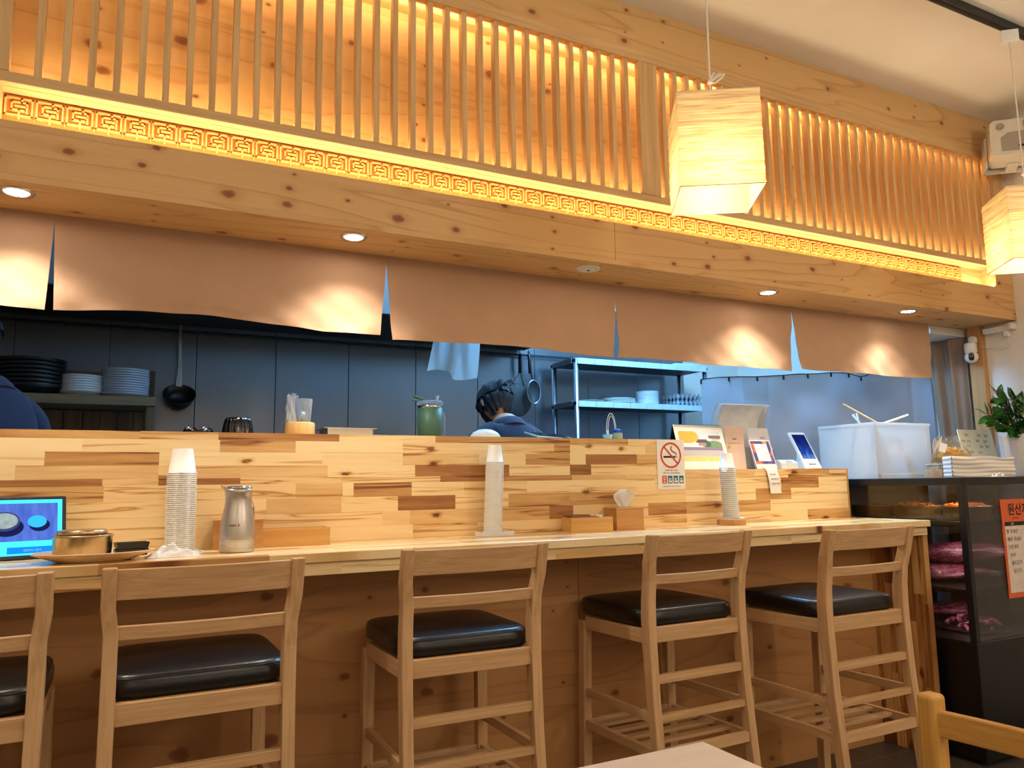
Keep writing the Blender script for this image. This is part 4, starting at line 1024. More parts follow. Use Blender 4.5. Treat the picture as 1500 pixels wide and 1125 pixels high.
for i in range(4):
    x0 = SX0+sw*(.155+.205*i); z0 = SZ0+shh*.115
    mb = MB().add([(x0, yf, z0), (x0+sw*.165, yf, z0), (x0+sw*.165, yf, z0+shh*.155), (x0, yf, z0+shh*.155)], [(0,1,2,3)])
    part('coloured_panel', mb, m_redp if i == 0 else m_tealp, sg, 0, True, recalc=False)
    mk = MB()
    if i == 0:
        for q in (.02, .065, .11): flatbar(mk, (x0+sw*.04, z0+shh*q+shh*.01), (x0+sw*.12, z0+shh*q+shh*.01), shh*.022, yf-.0003)
    else:
        flatbar(mk, (x0+sw*.03, z0+shh*.04), (x0+sw*.14, z0+shh*.04), shh*.04, yf-.0003); flatbar(mk, (x0+sw*.04, z0+shh*.09), (x0+sw*.115, z0+shh*.09), shh*.025, yf-.0003)
    part('panel_print', mk, m_paperw, sg, 0, True, recalc=False)
def sgtext(name, body, x, z, size, mat): letters(name, body, size, mat, sg, frame(Vector((SX0+sw*x, yf-.0002, SZ0+shh*z)), (1,0,0), (0,0,1)), 'CENTER', .0001)
sgtext('notice_line', '담배연기 없는 건강한', .5, .365, shh*.036, m_ink)
sgtext('notice_line', '환경, 여기는 금연구역입니다', .5, .312, shh*.036, m_ink)
sgtext('notice_line', '● 보건복지부   ◇ 금연   ◎ 국가금연', .5, .045, shh*.028, m_greyink)

# ================================================================= things on the ledge (right, low part)
Z2 = Z_LEDGE2
def at2(px, y): p = onY(px, 688, y); return Vector((p.x, y, Z2))
# desk calendar
cal = thing('desk_calendar', 'spiral desk calendar with a painted autumn palace wall', 'calendar', at2(1024, 2.735), R(2))
cwid, chgt, lean = .290, .203, .055
m_cal = NT('calendar_sheet')
def _cal():
    t = m_cal; s = t.sep(t.coord()); x = t.math('DIVIDE', s[0], cwid/2); z = t.math('DIVIDE', s[2], chgt)
    nz = t.noise(t.coord(), 90, 3); n2 = t.noise(t.coord(), 26, 3)
    def rect(x0, x1, z0, z1):
        return t.math('MULTIPLY', t.math('MULTIPLY', t.math('GREATER_THAN', x, x0), t.math('LESS_THAN', x, x1)), t.math('MULTIPLY', t.math('GREATER_THAN', z, z0), t.math('LESS_THAN', z, z1)))
    def blob(cx, cz, rx, rz, w=.5):
        dx = t.math('DIVIDE', t.math('SUBTRACT', x, cx), rx); dz = t.math('DIVIDE', t.math('SUBTRACT', z, cz), rz)
        d = t.math('ADD', t.math('ADD', t.math('MULTIPLY', dx, dx), t.math('MULTIPLY', dz, dz)), t.math('MULTIPLY', t.math('SUBTRACT', n2, .5), w)); return t.math('LESS_THAN', d, 1)
    paper = lin((246, 242, 232)); c = t.mix(0, paper, paper)
    pic = rect(-.86, .86, .18, .86)
    im = t.mix(nz, lin((226, 234, 238)), lin((212, 224, 232)))
    im = t.mix(blob(-.25, .55, .5, .2, .3), im, lin((244, 242, 238)))
    im = t.mix(blob(.55, .55, .34, .10), im, t.mix(nz, lin((88, 132, 104)), lin((150, 178, 120))))
    im = t.mix(blob(.2, .58, .2, .08), im, lin((70, 112, 96)))
    im = t.mix(rect(-.2, .25, .60, .68), im, lin((104, 84, 100))); im = t.mix(rect(-.12, .20, .53, .60), im, lin((190, 146, 128)))
    im = t.mix(rect(.36, .86, .70, .77), im, lin((128, 108, 112))); im = t.mix(rect(.46, .80, .66, .70), im, lin((206, 186, 160)))
    im = t.mix(rect(-.86, .86, .43, .50), im, lin((150, 136, 160)))
    im = t.mix(rect(-.86, .86, .30, .43), im, t.mix(t.noise(t.mapping(t.coord(), (320, 1, 160)), 1, 1), lin((232, 226, 224)), lin((168, 150, 160))))
    im = t.mix(rect(-.86, .86, .18, .30), im, t.mix(n2, lin((236, 208, 96)), lin((244, 228, 170))))
    im = t.mix(blob(-.50, .74, .44, .16, .6), im, t.mix(nz, lin((228, 176, 52)), lin((240, 198, 90))))
    c = t.mix(pic, c, im)
    t.bsdf(c, .6)
_cal(); m_cal = m_cal.m
tilt = Matrix.Rotation(math.atan2(lean, chgt)*-1, 3, 'X')
def leaf_(y0, y1, mat, name):
    th = .0012
    mb = MB().add([(-cwid/2, y0, 0.001), (cwid/2, y0, .001), (cwid/2, y1, chgt), (-cwid/2, y1, chgt), (-cwid/2, y0+th, .001), (cwid/2, y0+th, .001), (cwid/2, y1+th, chgt), (-cwid/2, y1+th, chgt)], [(0,1,2,3),(7,6,5,4),(0,4,5,1),(1,5,6,2),(2,6,7,3),(3,7,4,0)])
    return part(name, mb, mat, cal)
leaf_(-lean, 0, m_cal, 'picture_sheet'); leaf_(lean, .003, m_black, 'back_stand')
co = MB()
for k in range(44):
    x = -cwid/2+.008+k*(cwid-.016)/43
    co.tube([(x, -.004+.0055*math.cos(2*PI*q/8), chgt-.002+.0055*math.sin(2*PI*q/8)) for q in range(8)], .0007, 4, True)
part('spiral_binding', co, m_black, cal)
letters('calendar_numerals', '1 2 3 4 5 6 7 8 9 10 11 12 13 14', .010, m_greyink, cal, wmat(cal) @ frame(Vector((-.095, -lean+.004, .014)), (1,0,0), (0, lean, chgt)), depth=.0001)
# open white box behind
bx = thing('open_box', 'open white cardboard box with a raised lid behind the calendar', 'box', at2(1090, 2.838), R(-4))
m_card = plain('white_card', (226, 222, 222), .6, var=.02); m_card2 = plain('white_card_inside', (240, 236, 234), .7)
W, D, Hh = .285, .10, .11
part('carton', MB().box((-W/2, -D/2, .001), (W/2, -D/2+.003, Hh)).box((-W/2, D/2-.003, .001), (W/2, D/2, Hh)).box((-W/2, -D/2, .001), (-W/2+.003, D/2, Hh)).box((W/2-.003, -D/2, .001), (W/2, D/2, Hh)).box((-W/2, -D/2, 0), (W/2, D/2, .002)), m_card, bx)
hl = .315
def lidfn(u, v, o=0):
    w = W*(1+.02*v); z = Hh + (hl-Hh)*v*1.02; y = D/2 + .020*v - .075*v*v*v + o
    return Vector(((u-.5)*w, y, z + .004*math.sin(8*u)*v*v))
part('lid', MB().grid(lambda u, v: lidfn(u, v), 12, 12).grid(lambda u, v: lidfn(u, v, .003), 12, 12, flip=True), m_card2, bx)
def flap(s):
    f = lambda u, v: Vector((s*(W/2*(1+.02*v)), D/2-.0-.075*v*v*v+.02*v - u*.06*(1-.3*v), Hh+(hl-Hh)*v*1.0))
    part('side_flap', MB().grid(f, 4, 8).grid(lambda u, v: f(u, v)+Vector((-s*.002, 0, 0)), 4, 8, flip=True), m_card, bx)
flap(-1); flap(1)
part('lip', MB().box((-W/2*.98, -.042, hl-.002), (W/2*.99, -.012, hl+.004)), m_card, bx, .002)
# pink card stand
pk = thing('card_stand', 'upright pale pink card with small print standing beside the calendar', 'card', at2(1080, 2.745), R(-3), )
part('card', MB().box((-.056, -.001, .0008), (.056, .002, .206), Matrix.Rotation(R(-4), 3, 'X'), (0,0,0)), plain('pale_pink', (234, 200, 180), .5, var=.01), pk, .0006)
part('foot', MB().box((-.05, .004, .0), (.05, .04, .003)), m_card, pk)
pm = wmat(pk) @ Matrix.Rotation(R(-4), 4, 'X')
letters('heading', 'Bank', .0115, m_ink, pk, pm @ frame(Vector((0, -.0018, .142)), (1,0,0), (0,0,1)), 'CENTER', .0001)
letters('small_print', '계좌이체 안내 드립니다', .0075, plain('rose_ink', (196, 140, 122), .6), pk, pm @ frame(Vector((0, -.0018, .122)), (1,0,0), (0,0,1)), 'CENTER', .0001)
part('yellow_dot', MB().lathe([(0, 0), (.0075, 0)], (-.036, -.0018, .107), 20, rot=Matrix.Rotation(PI/2, 3, 'X')).xform(Matrix.Rotation(R(-4), 4, 'X')), plain('yellow_print', (226, 190, 40), .5), pk)
# payment code stand with patterned frame, and the card behind it
qs_ = thing('payment_stand', 'leaning payment card with purple and orange patterned border', 'card', at2(1125, 2.655), R(-6))
def patch():
    t = NT('patterned_border'); v = t.n('ShaderNodeTexVoronoi'); t.l(t.mapping(t.coord(), (38, 1, 38)), v.inputs[0]); v.inputs['Scale'].default_value = 1
    sc = t.n('ShaderNodeSeparateColor'); t.l(v.outputs['Color'], sc.inputs[0])
    t.bsdf(t.ramp(sc.outputs[0], [(0, lin((78, 66, 128))), (.36, lin((224, 112, 70))), (.6, lin((112, 86, 150))), (.8, lin((232, 150, 96)))], 'CONSTANT'), .45); return t.m
lq = Matrix.Rotation(R(-22), 4, 'X')
def qbox(x0, x1, y0, y1, z0, z1): return MB().box((x0, y0, z0), (x1, y1, z1)).xform(lq)
part('card', qbox(-.058, .058, 0, .003, .002, .148), plain('card_edge', (236, 228, 232), .5), qs_)
part('border', qbox(-.054, .054, -.0006, 0, .026, .143), patch(), qs_)
part('blank_window', qbox(-.036, .036, -.0012, -.0006, .040, .128), plain('window_white', (242, 240, 238), .5), qs_)
part('caption_bar', qbox(-.046, .046, -.0012, 0, .008, .022), m_paperw, qs_)
part('prop', MB().bar((0, .048, .002), (0, .042, .09), .04, .002, (0,1,0)), m_card, qs_)
ms = thing('greeting_card', 'tall leaning white card behind the patterned payment card', 'card', at2(1122, 2.705), R(-5))
part('card', MB().box((-.060, 0, .001), (.062, .003, .205)).xform(Matrix.Rotation(R(-14), 4, 'X')), m_card, ms)
letters('heading', 'MSG', .016, m_greyink, ms, wmat(ms) @ Matrix.Rotation(R(-14), 4, 'X') @ frame(Vector((.006, -.0006, .150)), (1,0,0), (0,0,1)), depth=.0001)
part('back_leg', MB().bar((.01, .062, .002), (.01, .036, .12), .05, .003, (0,1,0)), m_black, ms)
# receipt curling over the ledge edge
def rec(u, v, o=0):
    r0 = onY(1128, 688, Y_LEDGE).x
    L = .165*v
    if L < .05: y, z = Y_LEDGE+.05-L-.004, Z2+.0012+.010*math.sin(PI*L/.05)*.4
    else:
        q = L-.05; y = Y_LEDGE-.005-.010*math.sin(min(1, q/.05)*PI/2)+.006*max(0, q-.06)/.05; z = Z2-q*.98
    return Vector((r0+(u-.5)*.068+.018*v*v+.004*v, y-o, z))
m_rec = plain('receipt_paper', (244, 238, 234), .6, var=.01)
rc_ = thing('receipt', 'paper receipt hanging down over the plank wall at right', 'receipt', rec(.5, 0))
part('paper', MB().grid(lambda u, v: rec(u, v), 6, 36).grid(lambda u, v: rec(u, v, -.0005), 6, 36, flip=True), m_rec, rc_, 0, True, recalc=False)
for body, v, sz in (('커피 쿠폰', .46, .009), ('와이파이 B', .60, .011), ('비번 0000', .73, .011)):
    p = rec(.18, v+.02, .0012); letters('receipt_line', body if v < .7 else '계산은 카운터', sz if v < .7 else .0095, m_greyink, rc_, frame(p, rec(.8, v)-rec(.2, v), rec(.5, v-.05)-rec(.5, v)), depth=.0001)
# small white printer box and payment terminal
wb_ = thing('card_reader', 'small white box with a sloping top beside the payment terminal', 'reader', at2(1150, 2.72), R(-4))
part('body', MB().prism([(-.035, 0), (.035, 0), (.035, .045), (-.01, .045), (-.035, .030)], -.05, .05, 'YZ'), plain('bluish_white', (220, 228, 236), .4), wb_, .003)
part('label', MB().add([(-.02, -.0335, .0325), (.02, -.0335, .0325), (.02, -.020, .0405), (-.02, -.020, .0405)], [(0,1,2,3)]).xform(Matrix.Translation((0, -.0006, .0012))), plain('grey_label', (188, 196, 204), .5), wb_)
part('cable', MB().tube([(.0, .036, .03), (-.01, .06, .05), (-.03, .07, .062), (-.055, .06, .066)], .004, 8), m_black, wb_)
tm = thing('payment_terminal', 'white payment terminal with a blue touch screen leaning back at the ledge end', 'terminal', at2(1194, 2.715), R(-5))
lt = Matrix.Rotation(R(-31), 4, 'X')
part('body', MB().box((-.050, 0, .004), (.050, .016, .222)).xform(lt), m_white, tm, .004)
def blue():
    t = NT('blue_touch_screen'); c = t.coord(); s = t.sep(c); n = t.noise(t.mapping(c, (18, 1, 14)), 1, 2, .5, 1.5)
    f = t.math('ADD', t.math('MULTIPLY', s[2], -7), t.math('ADD', t.math('MULTIPLY', n, .8), .75))
    e = t.n('ShaderNodeEmission'); t.put(e.inputs[0], t.ramp(f, [(.1, lin((24, 34, 112))), (.5, lin((40, 80, 178))), (.8, lin((120, 172, 236)))])); e.inputs[1].default_value = .75; t.l(e.outputs[0], t.out.inputs[0]); return t.m
part('screen', MB().box((-.041, -.0010, .060), (.041, -.0002, .206)).xform(lt), blue(), tm)
part('slot', MB().box((-.022, -.0012, .026), (.022, 0, .030)).xform(lt), m_black, tm)
part('base', MB().prism([(.012, 0.001), (.085, .001), (.085, .012), (.070, .085), (.062, .085)], -.045, .045, 'YZ'), plain('terminal_base', (214, 220, 226), .4), tm, .003)
# ================================================================= glass front refrigerator at the counter end
FX0, FX1, FY0, FY1, FZ0, FZ1 = 3.255, 4.13, 2.10, 2.90, .50, 1.20
m_fr = plain('fridge_black', (14, 13, 13), .4)
m_pane = clear('cabinet_glass', (232, 230, 226), .02, .0, gloss=True)
fr = thing('display_fridge', 'black glass fronted display refrigerator at the end of the counter', 'refrigerator', ((FX0+FX1)/2, (FY0+FY1)/2, 0))
part('cabinet', MB().box((FX0, FY0, .02), (FX1, FY1, FZ0)), m_fr, fr, .004, True)
part('plinth', MB().box((FX0+.03, FY0+.03, 0), (FX1-.03, FY1-.03, .02)), m_dark, fr, 0, True)
part('top_board', MB().box((FX0, FY0, FZ1-.034), (FX1, FY1, FZ1)), m_fr, fr, .003, True)
part('back_panel', MB().box((FX0+.03, FY1-.02, FZ0), (FX1-.03, FY1-.001, FZ1-.034)), plain('cabinet_back', (120, 104, 92), .5), fr, 0, True)
for x in (FX0, FX1-.028):
    for y in (FY0, FY1-.03): part('corner_post', MB().box((x, y, FZ0), (x+.028, y+.03, FZ1-.034)), m_fr, fr, .002, True)
part('side_glass', MB().box((FX0+.010, FY0+.03, FZ0), (FX0+.014, FY1-.03, FZ1-.034)), m_pane, fr, 0, True)
part('side_glass', MB().box((FX1-.014, FY0+.03, FZ0), (FX1-.010, FY1-.03, FZ1-.034)), m_pane, fr, 0, True)
part('front_glass', MB().box((FX0+.028, FY0+.010, FZ0), (FX1-.028, FY0+.014, FZ1-.034)), m_pane, fr, 0, True)
m_shelf = plain('shelf_black', (26, 24, 23), .35)
for z in (1.005, .715):
    part('shelf', MB().box((FX0+.03, FY0+.05, z-.02), (FX1-.03, FY1-.04, z)), m_shelf, fr, .001, True)
tl = bpy.data.lights.new('cabinet_tube_and_fill', 'AREA'); tl.shape = 'RECTANGLE'; tl.size = .7; tl.size_y = .02; tl.energy = 1.9; tl.color = (1, .86, .78)
for zz in (1.158, .978, .690):  # the lower two are added fill, brightening the food under the shelves
    tlo = bpy.data.objects.new('cabinet_tube_and_fill', tl if zz < 1.1 else tl.copy()); tlo.data.energy = 4.0 if zz > 1.1 else 1.9; COL.objects.link(tlo); tlo.location = (3.70, 2.19, zz)
m_bras2 = plain('brass_bowl', (196, 158, 92), .35, .55, .04, 10)
def fbowl(x, y, label, food):
    t = thing('steel_bowl', label, 'bowl', (x, y, 1.0056), group='steel bowls in the refrigerator')
    part('bowl', MB().lathe([(0, 0), (.080, 0), (.094, .014), (.102, .060), (.106, .062), (.104, .064), (.099, .060), (.09, .016), (.078, .004), (0, .004)], seg=48), m_bras2, t)
    if food:
        r = random.Random(int(x*100)); mb = MB()
        m_food = plain('orange_salad', (226, 118, 36), .4, var=.25, scale=60, bump=.4)
        for k in range(46):
            a = r.uniform(0, 6.28); q = .080*math.sqrt(r.random()); d = Vector((r.uniform(-1,1), r.uniform(-1,1), r.uniform(-.2,.5))).normalized()*.012
            c = Vector((q*math.cos(a), q*math.sin(a), .056+.012*(1-q/.08)+r.uniform(0, .010)))
            mb.tube([c-d, c+Vector((0, 0, .004)), c+d], .0045, 6)
        o = single('orange_salad', mb.add([], []), m_food, food, 'food', (x, y, 1.0056)); o['kind'] = 'stuff'
fbowl(3.42, 2.69, 'golden steel bowl at the back of the refrigerator top shelf', None)
fbowl(3.46, 2.47, 'golden steel bowl of orange food in the middle of the top shelf', 'orange shredded food heaped in the middle bowl of the refrigerator')
fbowl(3.50, 2.25, 'golden steel bowl of orange food at the front of the top shelf', 'orange shredded food heaped in the front bowl of the refrigerator')
def meat():
    t = NT('vacuum_packed_meat'); c = t.coord(); n = t.noise(t.mapping(c, (22, 22, 40)), 1, 5, .65, 2.0); n2 = t.noise(c, 30, 3)
    col = t.ramp(n, [(.30, lin((84, 26, 54))), (.47, lin((138, 58, 92))), (.60, lin((172, 96, 124))), (.74, lin((222, 186, 192)))])
    t.bsdf(col, .22, 0, t.bump(t.math('ADD', n, n2), .5, .012), **{'Coat Weight': .4, 'Coat Roughness': .12}); return t.m
m_meat = meat()
m_bagf = clear('bag_film', (250, 246, 240), .08, .38, .4, 40)
def meatbag(c, ln, w, h, rz, label, seed, tail=True, drop=.06):
    r = random.Random(seed); ph = [r.uniform(0, 6) for _ in range(6)]
    t = thing('meat_bag', label, 'meat', c, rz, 'bags of meat in the refrigerator')
    def fn(u, v):
        s = -1+2*u; a = 2*PI*v; k = max(0, 1-abs(s)**3.2)**.6
        q = 1+.08*math.sin(3*a+ph[0]+5*u)+.06*math.sin(7*u+ph[1])+.05*math.sin(11*u+5*a+ph[2])
        z = h/2*k*q*math.sin(a); 
        return Vector((s*ln/2, w/2*k*q*math.cos(a), h/2+.001+max(z, -h/2*.96)))
    part('meat', MB().grid(fn, 48, 28), m_meat, t)
    if tail:
        def tf(u, v): return Vector((ln/2-.03+.07*u, .035*(v-.5)*(1+.6*u)+.012*math.sin(7*u+ph[3]), h*.35+.012*math.sin(9*u+4*v+ph[4])-drop*u*u))
        part('bag_end', MB().grid(tf, 14, 8), m_bagf, t)
    return t
meatbag((3.53, 2.41, .7165), .42, .24, .075, R(-34), 'lower bag of purple meat on the middle shelf of the refrigerator', 1, True, .0)
meatbag((3.645, 2.38, .794), .48, .22, .095, R(-20), 'upper bag of purple meat on the middle shelf of the refrigerator', 2)
dish = Vector((3.555, 2.30, FZ0+.001))
single('meat_dish', MB().lathe([(0, 0), (.13, 0), (.155, .012), (.153, .013), (.128, .003), (0, .003)], seg=40), m_steel, 'shallow steel dish under the sliced meat at the bottom of the refrigerator', 'dish', dish)
def slices():
    r = random.Random(9); mb = MB()
    for k in range(60):
        a = r.uniform(0, 6.28); q = .105*math.sqrt(r.random()); z = .014+.055*(1-(q/.115)**2)*r.uniform(.5, 1)
        th = r.uniform(0, 6.28); L = r.uniform(.03, .055); W = r.uniform(.014, .022)
        c = dish + Vector((q*math.cos(a), q*math.sin(a), z)); dx = Vector((math.cos(th), math.sin(th), r.uniform(-.2, .2))); dy = Vector((-math.sin(th), math.cos(th), r.uniform(-.3, .3)))
        f = lambda u, v, o=0: c + dx*(L*(u-.5)) + dy*(W*(v-.5)) + Vector((0, 0, .010*math.sin(PI*u)+.004*math.sin(7*v+k)+o))
        mb.grid(lambda u, v: f(u, v), 6, 3).grid(lambda u, v: f(u, v, -.004), 6, 3, flip=True)
    o = single('sliced_meat', mb, m_meat, 'heap of sliced pink meat at the bottom of the refrigerator', 'meat'); o['kind'] = 'stuff'
slices()
meatbag((3.84, 2.60, FZ0+.002), .36, .20, .06, R(-15), 'dim bag of brownish meat at the back of the refrigerator floor', 5, False)
# orange notice on the front glass
ot = onY(1467, 735, FY0); 
OX0, OX1, OZ1, OZ0 = onY(1474, 800, FY0).x, onY(1474, 800, FY0).x+.34, 1.098, .665
on = thing('origin_notice', 'orange bordered notice sheet stuck on the refrigerator glass', 'sign', ((OX0+OX1)/2, FY0, OZ0))
m_or = plain('notice_orange', (232, 104, 52), .5, var=.02); m_ow = plain('notice_white', (236, 220, 206), .5)
part('sheet', MB().box((OX0, FY0+.0065, OZ0), (OX1, FY0+.0095, OZ1)), m_or, on, 0, True)
part('white_field', MB().box((OX0+.014, FY0+.0058, OZ0+.022), (OX1-.014, FY0+.0064, OZ1-.102)), m_ow, on, 0, True)
part('header_bar', MB().box((OX0+.014, FY0+.0052, OZ1-.118), (OX1-.014, FY0+.0057, OZ1-.100)), m_ink, on, 0, True)
def ontext(body, x, z, size, mat, nm='notice_line'): letters(nm, body, size, mat, on, frame(Vector((OX0+x, FY0+.0048, z)), (1,0,0), (0,0,1)), 'LEFT', .0001)
letters('heading', '원산지', .058, m_ink, on, frame(Vector((OX0+.046, FY0+.0060, OZ1-.066)), (1,0,0), (0,0,1)), 'LEFT', .0002, bold=.0012)
letters('small_heading', '원산지 표시', .010, m_ink, on, frame(Vector((OX0+.075, FY0+.0060, OZ1-.088)), (1,0,0), (0,0,1)), 'LEFT', .0001)
for k, (b, x) in enumerate((('쌀 국내산', .020), ('배추 국내산', .022), ('고춧가루', .022), ('두부', .034), ('돼지고기', .036), ('닭고기', .048))):
    ontext(b, x, OZ1-.150-k*.035, .022, m_greyink)
letters('header_text', '품목', .011, m_ow, on, frame(Vector((OX0+.06, FY0+.0046, OZ1-.1135)), (1,0,0), (0,0,1)), 'LEFT', .0001)

# ================================================================= things on the refrigerator
ZF = FZ1+.0005
def frosted():
    t = NT('frosted_plastic'); b = t.n('ShaderNodeBsdfPrincipled'); b.inputs['Base Color'].default_value = lin((236, 238, 240)); b.inputs['Roughness'].default_value = .22
    tl = t.n('ShaderNodeBsdfTranslucent'); tl.inputs[0].default_value = lin((240, 244, 248)); tr = t.n('ShaderNodeBsdfTransparent')
    m1 = t.n('ShaderNodeMixShader'); m1.inputs[0].default_value = .5; t.l(b.outputs[0], m1.inputs[1]); t.l(tl.outputs[0], m1.inputs[2])
    m2 = t.n('ShaderNodeMixShader'); m2.inputs[0].default_value = .38; t.l(m1.outputs[0], m2.inputs[1]); t.l(tr.outputs[0], m2.inputs[2]); t.l(m2.outputs[0], t.out.inputs[0]); return t.m
m_fro = frosted()
BX0, BX1, BY0, BY1, BH = 3.285, 3.70, 2.54, 2.88, .275
fb = thing('frosted_bin', 'large frosted plastic bin with utensils sticking out on the refrigerator', 'bin', ((BX0+BX1)/2, (BY0+BY1)/2, ZF))
th = .003
part('front_wall', MB().box((BX0+.004, BY0, ZF+.002), (BX1, BY0+th, ZF+BH)), m_fro, fb, 0, True)
part('back_wall', MB().box((BX0+.004, BY1-th, ZF+.002), (BX1, BY1, ZF+BH)), m_fro, fb, 0, True)
part('left_wall', MB().box((BX0, BY0, ZF+.002), (BX0+th, BY1, ZF+BH)), m_fro, fb, 0, True)
part('right_wall', MB().box((BX1+.0005, BY0, ZF+.002), (BX1+.0035, BY1, ZF+BH)), m_fro, fb, 0, True)
part('floor', MB().box((BX0, BY0, ZF), (BX1, BY1, ZF+.0018)), m_fro, fb, 0, True)
part('rim', MB().box((BX0-.003, BY0-.004, ZF+BH-.012), (BX1+.006, BY0-.0006, ZF+BH+.002)).box((BX0-.004, BY0-.004, ZF+BH-.012), (BX0-.0006, BY1, ZF+BH+.002)), m_fro, fb, .001, True)
part('corner_rib', MB().box((BX0-.003, BY0-.003, ZF), (BX0+.022, BY0-.0006, ZF+BH-.013)).box((BX1-.03, BY0-.003, ZF), (BX1, BY0-.0006, ZF+BH-.013)).box((BX0-.0045, BY0-.003, ZF), (BX0-.0006, BY0+.03, ZF+BH-.013)).box((BX0-.003, BY0-.003, ZF), (BX1, BY0-.0006, ZF+.022)), m_fro, fb, .0005, True)
m_roll = plain('pale_pink_roll', (226, 196, 176), .6)
single('paper_roll', MB().lathe([(0, 0), (.030, 0), (.030, .145), (0, .145)], seg=28), m_roll, 'pinkish roll leaning inside the frosted bin', 'roll', (3.52, 2.60, ZF+.012), 0, None, 0, None, (0, R(-12), 0))
single('grey_ladle', MB().sphere((0, 0, .065), .055, 20, 12, (1, .5, 1.25)).tube([(0, 0, .12), (-.03, 0, .22)], .008, 8), plain('grey_utensil', (150, 150, 150), .4), 'grey ladle seen dimly through the frosted bin', 'ladle', (3.60, 2.63, ZF+.012), 0, None, 0, None, (0, R(-2), 0))
def stick(pa, ya, pb, yb, r, mat, name, label, cat):
    A, B = onY(*pa, ya), onY(*pb, yb); B2 = B + (B-A).normalized()*.09
    single(name, MB().tube([A, B, B2], r, 10), mat, label, cat)
stick((1235, 592), 2.66, (1284, 619), 2.60, .0042, plain('pale_wood_stick', (232, 206, 160), .6), 'wooden_skewer', 'long pale skewer sticking out to the left of the frosted bin', 'skewer')
stick((1330, 608), 2.60, (1298, 619), 2.64, .0062, m_white, 'white_straw', 'white straw sticking out to the right of the frosted bin', 'straw')
stick((1249, 607), 2.78, (1260, 621), 2.76, .0055, m_white, 'white_straw', 'shorter white straw at the left of the frosted bin rim', 'straw')
stick((1255, 605), 2.80, (1258.5, 621), 2.80, .0055, plain('pale_blue_straw', (214, 232, 244), .4), 'pale_straw', 'pale blue straw standing upright at the left of the frosted bin rim', 'straw')
tp = onY(1367, 697, 2.262)
tb_ = thing('toothpick_box', 'small clear box of toothpicks at the front corner of the refrigerator top', 'box', (tp.x, 2.262, ZF))
part('box', MB().box((-.030, -.022, 0), (.030, .022, .038)), clear('clear_plastic', (250, 248, 244), .1, .28), tb_, .001)
tk = MB()
for k in range(60): tk.box((-.027+.054*(k % 10)/10, -.018+.006*(k//10), .001), (-.0245+.054*(k % 10)/10, -.0155+.006*(k//10), .034))
part('toothpicks', tk, plain('toothpick_wood', (226, 196, 150), .6), tb_, stuff=True)
bk = onY(1376, 697, 2.28)
m_bask = NT('woven_white_basket')
def _bk():
    t = m_bask; s = t.sep(t.coord()); fx = t.math('FRACT', t.math('MULTIPLY', t.math('ADD', s[0], s[1]), 110)); fz = t.math('FRACT', t.math('MULTIPLY', s[2], 80))
    h = t.math('MULTIPLY', t.math('LESS_THAN', t.math('ABSOLUTE', t.math('SUBTRACT', fx, .5)), .25), t.math('LESS_THAN', t.math('ABSOLUTE', t.math('SUBTRACT', fz, .5)), .2))
    t.bsdf(t.mix(h, lin((236, 232, 216)), lin((112, 106, 84))), .6)
_bk(); m_bask = m_bask.m
BKW = .20
ba = thing('plastic_basket', 'white woven plastic basket under the bag of noodles', 'basket', (3.665, 2.405, ZF), R(-30))
part('basket', MB().box((-BKW/2, -.06, 0), (BKW/2, -.057, .062)).box((-BKW/2, .057, 0), (BKW/2, .06, .062)).box((-BKW/2, -.057, 0), (-BKW/2+.003, .057, .062)).box((BKW/2-.003, -.057, 0), (BKW/2, .057, .062)).box((-BKW/2, -.057, 0), (BKW/2, .057, .003)), m_bask.m if hasattr(m_bask, 'm') else m_bask, ba)
part('rim', MB().box((-BKW/2-.004, -.064, .0625), (BKW/2+.004, -.055, .068)).box((-BKW/2-.004, .055, .0625), (BKW/2+.004, .064, .068)).box((-BKW/2-.004, -.055, .0625), (-BKW/2+.005, .055, .068)).box((BKW/2-.005, -.055, .0625), (BKW/2+.004, .055, .068)), m_white, ba, .001)
nc = onY(1397, 675, 2.32)
nd = thing('noodle_bag', 'clear bag of yellow noodles lying on the white basket', 'noodles', (3.655, 2.40, ZF+.069), R(-30))
def noodles():
    r = random.Random(4); mb = MB()
    for k in range(90):
        a = r.uniform(0, 6.28); q = r.uniform(.2, 1); z = .006+.066*math.sqrt(max(0, 1-q*q))*r.uniform(.8, 1.05)
        pts = []
        for i in range(7):
            an = a+i*.35; rr = q*(.9+.2*math.sin(i*1.7+k)); pts.append((.082*rr*math.cos(an), .048*rr*math.sin(an), max(.004, z+.010*math.sin(i*1.3+k))))
        mb.tube(pts, .0024, 5)
    mb.sphere((0, 0, .031), .028, 24, 12, (2.7, 1.5, 1.08))
    return mb
part('noodles', noodles(), plain('yellow_noodle', (226, 172, 62), .45, var=.12, scale=80), nd, stuff=True)
def nbag(u, v):
    a = 2*PI*u; k = math.sin(PI*min(1, .06+v*.94)*.5)
    r = .098*(1-.55*v**2)+.006*math.sin(5*a+6*v)+.004*math.sin(9*a); return Vector((r*math.cos(a)-.02*v*v, r*.58*math.sin(a), .001+.125*v**1.2+.012*math.sin(4*a+1)*v*v))
part('bag', MB().grid(nbag, 48, 20), clear('noodle_film', (252, 250, 244), .06, .03, .35, 45), nd)
part('label', MB().box((-.085, -.0605, .055), (-.052, -.0595, .098), Matrix.Rotation(R(20), 3, 'Y')), m_white, nd)
